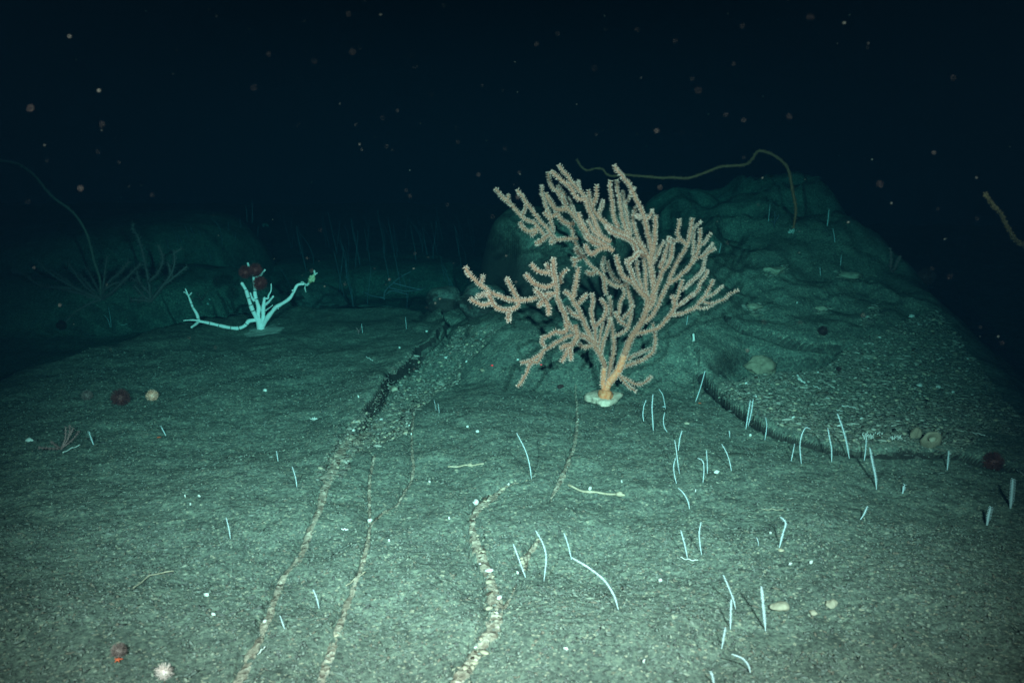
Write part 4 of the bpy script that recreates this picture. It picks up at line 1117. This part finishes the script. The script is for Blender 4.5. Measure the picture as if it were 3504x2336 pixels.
# ------------------------------------------------------------------ branching corals in the dim distance
def bush(name, crop, foot, branches, width, mat, label, group, fuzzy=True, maxy=None, r=None):
    f = full(crop, foot); b = ground(f)
    if maxy and not (maxy[0] < b[1] < maxy[1]):
        b = at_y(f, sum(maxy) / 2); b[2] = hz(b[0], b[1])
    root = empty(name, b); tag(root, label, 'coral', group)
    r = np.random.default_rng(len(label))
    for k, pts in enumerate(branches):
        F = np.array([full(crop, p) for p in pts]); n = max(int(np.hypot(*np.diff(F, axis=0).T).sum() / 9), 7)
        y = b[1] + (r.random() - 0.5) * 0.3 * np.linspace(0, 1, len(F))
        S = spline(np.column_stack([F, y]), n); P = np.array([at_y(s[:2], s[2]) for s in S])
        w = px_size(P[0], width) * 0.5
        V, Fc = tube(P, np.linspace(w, w * 0.6, n), 6, 0.1)
        br = link('branch', mesh_from('branch', V, Fc, mat), root)
        if fuzzy:
            V, Fc = polyps_on(P, np.full(n, w * 0.9), w * 2.2, w * 1.7, w * 0.3, 5, r)
            q = link('polyps', mesh_from('polyps', V, Fc, mat), br); q['kind'] = 'stuff'
    return root
bush('branching_coral', 'L', (830, 1262), [
  [(830,1262),(600,1160),(400,1040),(310,950)], [(800,1255),(480,1170),(330,1150),(200,1060),(110,1030)], [(810,1260),(650,1250),(450,1210),(350,1150)],
  [(820,1255),(700,1150),(620,1050),(560,960)], [(840,1230),(900,1120),(990,1040),(1060,955)], [(850,1255),(930,1200),(1060,1070),(1160,975)],
  [(835,1240),(860,1100),(870,1000),(885,910)], [(830,1270),(720,1310),(610,1380),(540,1455)], [(840,1262),(930,1225),(1030,1200)], [(700,1205),(560,1170),(400,1165)],
  [(780,1200),(690,1100),(650,1060)], [(640,1180),(520,1090),(420,1030)], [(870,1180),(950,1130),(1030,1130)], [(760,1240),(640,1290),(500,1285)], [(820,1200),(760,1090),(720,1010)]], 8, M_DIM, 'large dim feathery coral in the dark at the left', 'dim branching corals in the background', maxy=(5.8, 8))
bush('branching_coral', 'L', (1240, 1285), [
  [(1240,1285),(1235,1180),(1210,1030),(1170,850),(1130,730),(1095,690),(1100,638)], [(1232,1115),(1300,1050),(1340,960),(1335,880),(1305,820)],
  [(1248,1275),(1330,1170),(1410,1060),(1440,960),(1435,865)], [(1440,880),(1465,865),(1500,845)], [(1340,1155),(1450,1070),(1540,995)], [(1238,1220),(1150,1130),(1072,1078)],
  [(1165,1140),(1140,1090),(1130,1025)], [(1235,1280),(1100,1220),(1030,1188)], [(1235,1283),(1160,1270),(1080,1268)], [(1410,1060),(1400,1000),(1385,960)], [(1240,1275),(1180,1230),(1110,1150)]], 9, M_DIM, 'dim tall branched coral with a pale foot behind the white skeleton', 'dim branching corals in the background', maxy=(5.8, 8))
bush('branching_coral', 'M', (1377, 862), [[(1377,862),(1382,800),(1440,740),(1500,690),(1582,648)], [(1450,735),(1560,765),(1640,782)], [(1415,770),(1540,797),(1665,785)], [(1388,825),(1440,795),(1560,822)],
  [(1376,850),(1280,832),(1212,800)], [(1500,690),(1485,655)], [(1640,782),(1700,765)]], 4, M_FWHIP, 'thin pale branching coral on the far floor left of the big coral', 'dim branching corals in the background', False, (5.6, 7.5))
bush('branching_coral', 'N', (300, 415), [[(300,415),(322,365),(325,305)], [(305,410),(335,365),(362,310)], [(310,405),(360,365),(388,328)], [(298,412),(255,410),(195,406)], [(292,408),(272,392),(255,378)], [(335,365),(345,330),(345,300)]], 5, M_DIM, 'small brown branching coral on the dim left sediment', 'dim branching corals in the background')
bush('branching_coral', 'R', (520, 490), [[(520,490),(525,450),(525,410)], [(523,465),(540,440),(545,425)], [(522,470),(508,455)], [(525,440),(535,430)]], 4, M_FWHIP, 'tiny pale branching coral on the right hill left of the long whip', 'dim branching corals in the background', False)
bush('branching_coral', 'R', (1125, 725), [[(1125,725),(1105,690),(1080,650)], [(1115,705),(1120,650),(1115,600)], [(1130,715),(1150,670),(1165,640)], [(1120,690),(1095,675)]], 5, M_DIM, 'small dim branching coral at the shadowed side of the right hill', 'dim branching corals in the background')
bush('branching_coral', 'G', (72, 500), [[(72,500),(65,465),(50,450)], [(72,490),(85,460),(95,440)]], 4, M_DIM, 'tiny dim forked coral on the left slab', 'dim branching corals in the background', False)
bush('branching_coral', 'W', (400, 820), [[(400,820),(370,780),(310,700)], [(400,810),(450,730),(495,670)], [(395,820),(340,790),(250,800)], [(405,800),(420,740),(440,680)]], 3, M_DIM, 'tiny dim branching coral behind the left arm of the skeleton', 'dim branching corals in the background', False, (5.9, 7))
bush('branching_coral', 'W', (880, 1040), [[(880,1040),(860,1010),(850,990)], [(885,1040),(900,1000),(905,980)], [(875,1040),(830,1020),(800,1010)]], 3, M_DIM, 'tiny tufted coral on the ledge behind the skeleton', 'dim branching corals in the background', False, (5.9, 7))

# white bushy coral by the crack on the right
def white_tangle(crop, foot, w, h, n, label):
    b = gpt(crop, foot); root = empty('bushy_coral', b); tag(root, label, 'coral', 'white bushy corals by the crack')
    r = np.random.default_rng(int(w * 10)); s = px_size(b, 1 / CROPS[crop][2]); parts = []
    for k in range(n):
        p = b + np.array(((r.random() - 0.5) * w * s, (r.random() - 0.5) * w * s * 0.6, h * s * r.random() * 0.4))
        d = np.array(((r.random() - .5) * 1.4, (r.random() - .5), 0.5 + r.random() * 0.6)) * h * s * 0.5
        P = np.array([p, p + d * 0.5 + (r.random(3) - .5) * h * s * .2, p + d])
        V, F = tube(spline(P, 6), np.linspace(5, 3, 6) * s * 0.7, 5, 0.2)
        link('branchlet', mesh_from('branchlet', V, F, M_SHELL), root)
white_tangle('Y', (835, 655), 90, 60, 34, 'dense white bushy coral perched above the crack')
white_tangle('Y', (930, 622), 60, 34, 14, 'small white tuft right behind the dense bushy coral')
white_tangle('Y', (1075, 660), 110, 46, 26, 'low white crusty coral on the gravel lip right of the dense bush')
white_tangle('M', (470, 310), 50, 40, 14, 'pale bushy coral on the crest end of the left hill')
white_tangle('R', (615, 520), 40, 30, 12, 'pale tuft at the foot of the long curling whip')

# ------------------------------------------------------------------ sponges and stones
def stone(crop, p, wpx, hpx, mat, label, seed, name='stone', cat='stone', group=None, rough=0.35, sink=0.2, base=ICO3):
    g = gpt(crop, p); s = px_size(g, 1 / CROPS[crop][2])
    V, F = rock_mesh((wpx * s * 0.5, wpx * s * 0.4, hpx * s * 0.5), seed, base, rough)
    o = link(name, mesh_from(name, V, F, mat)); o.location = g + np.array((0, 0.0, hpx * s * (0.5 - sink)))
    o.rotation_euler = (0, 0, (seed * 1.7) % 0.9 - 0.4)
    return tag(o, label, cat, group)
stone('R', (455, 1215), 140, 120, M_SPONGE, 'broad tan sponge in the dark recess on the right', 61, 'sponge', 'sponge', None, 0.5, 0.35, ICO4)
def barrel(crop, p, wpx, label):
    g = gpt(crop, p); s = px_size(g, 1 / CROPS[crop][2]); r = wpx * s * 0.5
    root = empty('barrel_sponge', g); tag(root, label, 'sponge')
    th = np.linspace(0, 2 * np.pi, 28, endpoint=False)
    prof = [(0.8, 0.0), (1.0, 0.35), (1.02, 0.8), (0.9, 1.15), (0.72, 1.3), (0.52, 1.22), (0.42, 0.9), (0.38, 0.5)]
    V = []
    for rr, z in prof:
        k = 1 + 0.18 * fbm(np.cos(th) * 2 + z, np.sin(th) * 2, 3, 5)
        V += [(r * rr * c * q, -z * r * 0.55 + r * 0.3 + 0 * c, z * r * 0.75 + r * rr * sn * q * 0.75 + r * .15) for c, sn, q in zip(np.cos(th), np.sin(th), k)]
    F = []
    for i in range(len(prof) - 1):
        for j in range(28):
            F.append((i * 28 + j, (i + 1) * 28 + j, (i + 1) * 28 + (j + 1) % 28, i * 28 + (j + 1) % 28))
    V = np.array(V)
    b = link('body', mesh_from('body', V, F, M_SPONGE), root); b.parent = root; b.matrix_parent_inverse.identity()
    V, F = rock_mesh((r * 0.4, r * 0.15, r * 0.4), 4, ICO2, 0.2)
    c = link('core', mesh_from('core', V, F, M_TAN), root); c.parent = root; c.matrix_parent_inverse.identity(); c.location = (0, -r * 0.2, r * 0.8)
barrel('Y', (1390, 730), 190, 'round tan sponge with a ring shaped hollow beside the crack')
stone('Y', (1260, 640), 120, 110, M_SPONGE, 'rough tan stone left of the round sponge', 63)
stone('V', (1150, 945), 165, 85, M_TAN, 'flat tan triangular stone right of the tall thick whip', 64)
stone('V', (1590, 920), 110, 76, M_TAN, 'pale lumpy stone on the right near the bottom', 65)
stone('V', (1165, 452), 60, 24, M_TWIG, 'yellowish pebble under the hooked white whip', 66, 'pebble_stone')
stone('V', (1435, 985), 80, 40, M_TAN, 'small tan stone between the triangular and the white stones', 67)
stone('X', (945, 628), 60, 30, M_TAN, 'small brown and white stone by a dark hollow', 68)
stone('G', (1178, 835), 44, 40, M_SPONGE, 'pale greenish round stone just left of the red dots', 69)
stone('Z', (275, 262), 56, 44, M_SHELL, 'pale squarish chip at the bend of the wide vein', 70)
stone('Y', (1300, 185), 60, 36, M_SHELL, 'bright white stone on the upper shell gravel', 71)
stone('Y', (1465, 198), 52, 24, M_SHELL, 'smaller white stone right of the bright one on the gravel', 72)
stone('G', (385, 1010), 92, 50, M_TAN, 'largest pale stone at the left edge of the gully', 73)
stone('R', (1222, 948), 30, 18, M_SHELL, 'white stone high on the shell gravel edge', 74)
stone('R', (1325, 800), 18, 16, M_SHELL, 'small white stone at the dark side of the hill', 75)
stone('G', (1878, 985), 60, 40, M_DUSK, 'small black lump left of the coral foot', 76)
# hill patches of lumpy tan crust
stone('R', (530, 720), 110, 40, M_TAN, 'pale rubble crust high on the right hill face', 77, 'rubble_crust', 'rock')
stone('R', (915, 745), 160, 40, M_TAN, 'long pale rubble crust in the middle of the right hill', 78, 'rubble_crust', 'rock')
stone('R', (760, 910), 60, 24, M_TAN, 'small pale rubble crust low on the right hill', 79, 'rubble_crust', 'rock')
stone('R', (420, 905), 90, 36, M_TAN, 'dull rubble crust near the ledge on the right hill', 80, 'rubble_crust', 'rock')

def chip(crop, p, w, h, label, seed, mat=M_SHELL):
    g = gpt(crop, p); s = px_size(g, 1 / CROPS[crop][2]); r = np.random.default_rng(seed)
    n = 7; a = np.sort(r.random(n) * 6.28); q = 0.7 + 0.5 * r.random(n)
    top = np.column_stack([np.cos(a) * q * w * s * .42, np.sin(a) * q * w * s * .30, 0.004 + 0.1 * h * s * r.random(n)]); bot = top * (0.92, 0.92, 0) - (0, 0, 0.004)
    V = np.vstack([top, bot, [[0, 0, 0.006 + h * s * 0.15]]]); F = [(i, (i + 1) % n, 2 * n) for i in range(n)] + [(n + i, n + (i + 1) % n, (i + 1) % n, i) for i in range(n)]
    o = link('shell_chip', mesh_from('shell_chip', V, F, mat, False)); o.location = g + np.array((0, 0, 0.004)); o.rotation_euler = (0.35 + 0.3 * r.random(), (r.random() - .5) * .6, 0)
    tag(o, label, 'shell', 'white shell chips on the sediment')
CH = [('K', (782,806), 34, 26, 'largest bright white chip on the narrow vein'), ('K', (705,381), 18, 14, 'white chip at the top of the long vein'), ('K', (978,397), 13, 11, 'white chip on the upper narrow vein'),
 ('K', (285,190), 30, 16, 'pale flat chip on the dim left slab'), ('X', (1255,1155), 90, 50, 'white shell lying right of the bent tipped whip'), ('X', (1622,760), 34, 70, 'white shell standing near the crack'),
 ('X', (240,1260), 28, 80, 'white shell right of the dead stalk'), ('X', (1035,1355), 16, 34, 'tiny white shell below the bent tipped whip'), ('K', (1435,637), 18, 40, 'white shell on the upper arm of the wide vein'),
 ('K', (1820,655), 22, 36, 'white shell lying on the dead stalk'), ('K', (1156,795), 14, 22, 'small white chip left of the wide vein'), ('K', (1062,623), 12, 8, 'tiny white chip below the flat twig'),
 ('K', (872,900), 12, 10, 'tiny bluish white chip right of the narrow vein'), ('Z', (580,770), 34, 40, 'white star shaped chip at the foot of the left leaning whip'), ('Z', (928,1328), 44, 32, 'round pale chip near the bottom centre'),
 ('N', (1020,1140), 34, 24, 'white chip left of the long vein near the bottom'), ('N', (1055,1235), 28, 16, 'flat pale chip below the white chip at lower left'), ('N', (150,370), 60, 30, 'bright bluish shell at the dark left edge'),
 ('N', (985,650), 14, 20, 'little white chip in a cluster on the left sediment'), ('N', (940,690), 14, 10, 'lowest little chip of the cluster on the left sediment'), ('N', (915,650), 14, 10, 'leftmost little chip of the cluster on the left sediment'),
 ('G', (438,630), 30, 26, 'bluish white chip on the slab above the gully'), ('G', (680,485), 34, 16, 'white chip on the slab near the gully head'), ('G', (70,1070), 22, 40, 'white chip at the slab edge left of the gully'), ('G', (25,1378), 36, 28, 'bright white chip where the gully meets the vein'),
 ('G', (1495,740), 26, 18, 'pale chip beside the tip of the lowest coral arm'), ('G', (1135,1380), 44, 26, 'pale oval chip on the sediment below the gully'), ('G', (1045,1340), 26, 20, 'white chip left of the pale oval one'),
 ('R', (640,878), 12, 10, 'tiny white chip on the ledge slab'), ('V', (1075,315), 26, 46, 'white shell left of the hooked whip'), ('V', (1245,575), 36, 22, 'white chip below the hooked whip'), ('V', (150,712), 50, 22, 'pale chip left of the stacked whips'),
 ('V', (20,1395), 60, 40, 'white lump at the bottom centre'), ('V', (1420,560), 40, 16, 'flat white chip right of the hooked whip'), ('W', (515,810), 40, 60, 'bright chip on the wall behind the skeleton arm'), ('W', (485,880), 40, 70, 'lower bright chip on the wall behind the skeleton arm')]
for i, c in enumerate(CH): chip(*c, 200 + i)

def small_star(crop, p, w, label):
    g = gpt(crop, p); s = px_size(g, 1 / CROPS[crop][2]); parts = []; r = np.random.default_rng(3)
    for k in range(9):
        d = np.array((math.cos(k * .7), math.sin(k * .7) * .7, 0.4 + 0.4 * r.random())) * w * s * 0.5
        parts.append(tube(np.array([g, g + d * .5 + (0, 0, .002), g + d]), [w * s * .09, w * s * .08, w * s * .04], 6))
    V, F = merge(parts); o = link('white_anemone', mesh_from('white_anemone', V, F, M_SHELL)); tag(o, label, 'anemone')
small_star('K', (515, 328), 36, 'small white star shaped anemone on the left sediment')

def stick(crop, pts, w, label, mat=M_TWIG, cat='stalk', name='dead_stalk', knob=None):
    G = np.array([gpt(crop, p) for p in pts]); G[:, 2] += 0.006
    P = spline(G, 14) if len(G) > 2 else spline(np.vstack([G[0], G.mean(0) + (0, 0, .002), G[1]]), 14)
    P = P + 0.0015 * np.column_stack([np.zeros(14), np.sin(np.arange(14) * 1.3), np.cos(np.arange(14))])
    rr = px_size(G[0], w / CROPS[crop][2]) * 0.5
    V, F = tube(P, rr * (0.8 + 0.3 * rng.random(14)), 7, 0.2)
    o = link(name, mesh_from(name, V, F, mat)); tag(o, label, cat, 'dead stalks lying on the sediment')
    if knob:
        V, F = rock_mesh(np.array((1.0, .8, .8)) * rr * 3, 9, ICO2, 0.5); k = link('stub', mesh_from('stub', V + P[knob], F, mat), o)
stick('K', [(1718,643),(1800,672),(1890,680),(1982,690)], 11, 'long tan dead stalk lying left below the coral', knob=12)
stick('K', [(1150,556),(1240,548),(1318,541)], 8, 'tan dead twig with a stub lying right of the narrow vein', knob=8)
stick('V', [(318,525),(385,543),(462,549)], 8, 'white dead stick lying at the foot of the left leaning whip', M_SHELL)
stick('K', [(648,851),(678,853)], 7, 'short white stick right of the narrow vein', M_SHELL)
stick('N', [(660,1110),(750,1045),(860,1025)], 6, 'long thin pale stalk lying on the left sediment')
stick('N', [(312,438),(398,400)], 6, 'thin white stick below the small left gorgonian', M_SHELL)
stick('Y', [(205,100),(235,140),(270,168)], 18, 'thick white dead stick on the shell gravel', M_SHELL)
stick('Y', [(600,373),(660,380),(722,392)], 8, 'thin white stick in the middle of the shell gravel', M_SHELL)
stick('Y', [(555,412),(605,422)], 7, 'short white stick above the tall leaning whip', M_SHELL)
stick('Y', [(345,195),(415,222)], 7, 'thin white stick near the thick one on the gravel', M_SHELL)
stick('Y', [(1770,615),(1880,640)], 8, 'thin white stick on the right end of the gravel', M_SHELL)
stick('Y', [(2165,950),(2232,1000)], 12, 'pale stick at the right edge below the red anemone', M_SHELL)
stick('N', [(1275,1440),(1312,1400)], 5, 'thin pale stick across the long vein near the bottom', M_SHELL)
stick('K', [(668,1120),(760,1052)], 5, 'thin tan stick across the narrow vein')
stick('L', [(960,1498),(1050,1475)], 6, 'pale stick on the dim left ledge', M_SHELL)
stick('G', [(138,718),(200,752)], 8, 'small pale stick on the slab left of the gully', M_SHELL)
stick('V', [(1010,120),(1180,125)], 6, 'thin pale stalk lying behind the hooked whip')
# white stub sponge beside the coral
def stub():
    g = gpt('R', (110, 1068)); s = px_size(g, 1 / 1.4934)
    V, F = tube(np.array([g - (0, 0, .01), g + (0, 0, 12 * s), g + (-2 * s, 0, 24 * s), g + (-3 * s, 0, 34 * s)]), np.array([8, 6, 5, 6]) * s, 9, 0.2)
    tag(link('stub_sponge', mesh_from('stub_sponge', V, F, M_SHELL)), 'small white stub sponge on the slope right of the coral', 'sponge')
stub()

# ------------------------------------------------------------------ red aiming spots of the vehicle's lasers
def laser(crop, p, label):
    g = gpt(crop, p); s = px_size(g, 4.2)
    m, nt, bs, N, Lk = mat_new('red_laser_light')
    bs.inputs['Base Color'].default_value = (0.3, 0.02, 0.02, 1); bs.inputs['Emission Color'].default_value = (1.0, 0.03, 0.04, 1); bs.inputs['Emission Strength'].default_value = 1.3
    V, F = ICO2; o = link('laser_dot', mesh_from('laser_dot', V * s * np.array((1, 0.8, 0.9)), F, m)); o.location = g
    tag(o, label, 'laser dot', 'red laser dots on the rock')
laser('G', (1265, 785), 'left glowing red laser dot on the rock left of the coral')
laser('G', (1703, 781), 'right glowing red laser dot under the lowest coral arm')

# ------------------------------------------------------------------ marine snow
def flake_mesh(seed, k):
    V, F = rock_mesh((1, 0.8, 1.1), seed, ICO2, 0.5); return mesh_from('marine_flake', V, F, M_SNOW)
fl_protos = [flake_mesh(900 + i, i) for i in range(5)]
FLK = [(1193, 48, 9, .9), (1208, 178, 14, .8), (1908, 116, 8, 1.0), (1360, 379, 6, 1.2), (1323, 501, 7, 1.1), (1218, 426, 5, 1.3), (1637, 597, 7, 1.1), (2484, 392, 8, 1.0), (2544, 412, 7, 1.0), (1773, 779, 4, 2.0), (1238, 512, 5, 1.4), (1650, 293, 4, 1.3), (1718, 310, 3, 1.4),
 (1771, 676, 11, 1.1), (1390, 652, 7, 1.1), (1075, 210, 9, .8), (2033, 234, 9, .8), (2388, 310, 14, .7), (920, 185, 6, .9), (1310, 404, 6, 1.0), (1567, 486, 6, 1.0), (1728, 510, 6, 1.0), (1530, 700, 6, 1.1), (276, 645, 12, .8), (105, 370, 14, .7), (2772, 60, 12, .7), (2545, 540, 4, 1.2), (2368, 270, 6, 1.0),
 (1332, 956, 9, 1.5), (2040, 460, 5, 1.3), (1417, 1262, 9, 1.6), (2180, 103, 6, .9), (1420, 867, 7, 1.2), (1540, 1208, 9, 2.0), (1893, 1308, 7, 2.0), (2310, 140, 6, .9), (1465, 880, 4, 1.6), (870, 300, 7, .8), (2700, 400, 8, .8), (3010, 630, 9, .7), (2150, 620, 4, 1.4)]
for i, (u, v, rp, y) in enumerate(FLK):
    p = at_y(np.array((u, v), float), y); o = link('marine_flake', fl_protos[i % 5]); s = px_size(p, rp) * 0.26
    o.location = p; o.scale = (s, s, s); o.rotation_euler = (i, i * 2.1, i * .7)
    hw = next(t for lim, t in ((420, 'at the far left'), (900, 'above the white skeleton'), (1300, 'right of the white skeleton'), (1620, 'left of the coral crown'), (1950, 'above the left half of the coral'), (2300, 'above the right half of the coral'), (2700, 'above the right hill'), (9999, 'at the far right')) if u < lim)
    vw = 'at the top edge' if v < 150 else 'high' if v < 350 else 'halfway up' if v < 620 else 'low'
    zw = 'tiny' if rp < 5 else 'small' if rp < 7.5 else 'middling' if rp < 11 else 'large'
    tag(o, zw + ' tan marine snow flake ' + vw + ' ' + hw, 'marine snow', 'larger drifting flakes of marine snow')
def snow():
    r = np.random.default_rng(77); n = 600
    y = 0.8 + 6.0 * r.random(n) ** 1.3; x = (r.random(n) * 2 - 1) * 0.62 * y; z = 1.2 + (r.random(n) * 0.75 - 0.35) * y * 0.75
    keep = z > H(x, y) + 0.05
    pts = np.column_stack([x, y, z])[keep]; s = (0.0007 + 0.0022 * r.random(len(pts)) ** 4) * np.clip(pts[:, 1] / 2.0, 0.4, 1.3)
    V, F = scatter_mesh(pts, s, 5, 1.0)
    tag(link('marine_snow', mesh_from('marine_snow', V, F, M_SNOW, False)), 'fine specks of marine snow drifting everywhere in the water', None, None, 'stuff')
snow()
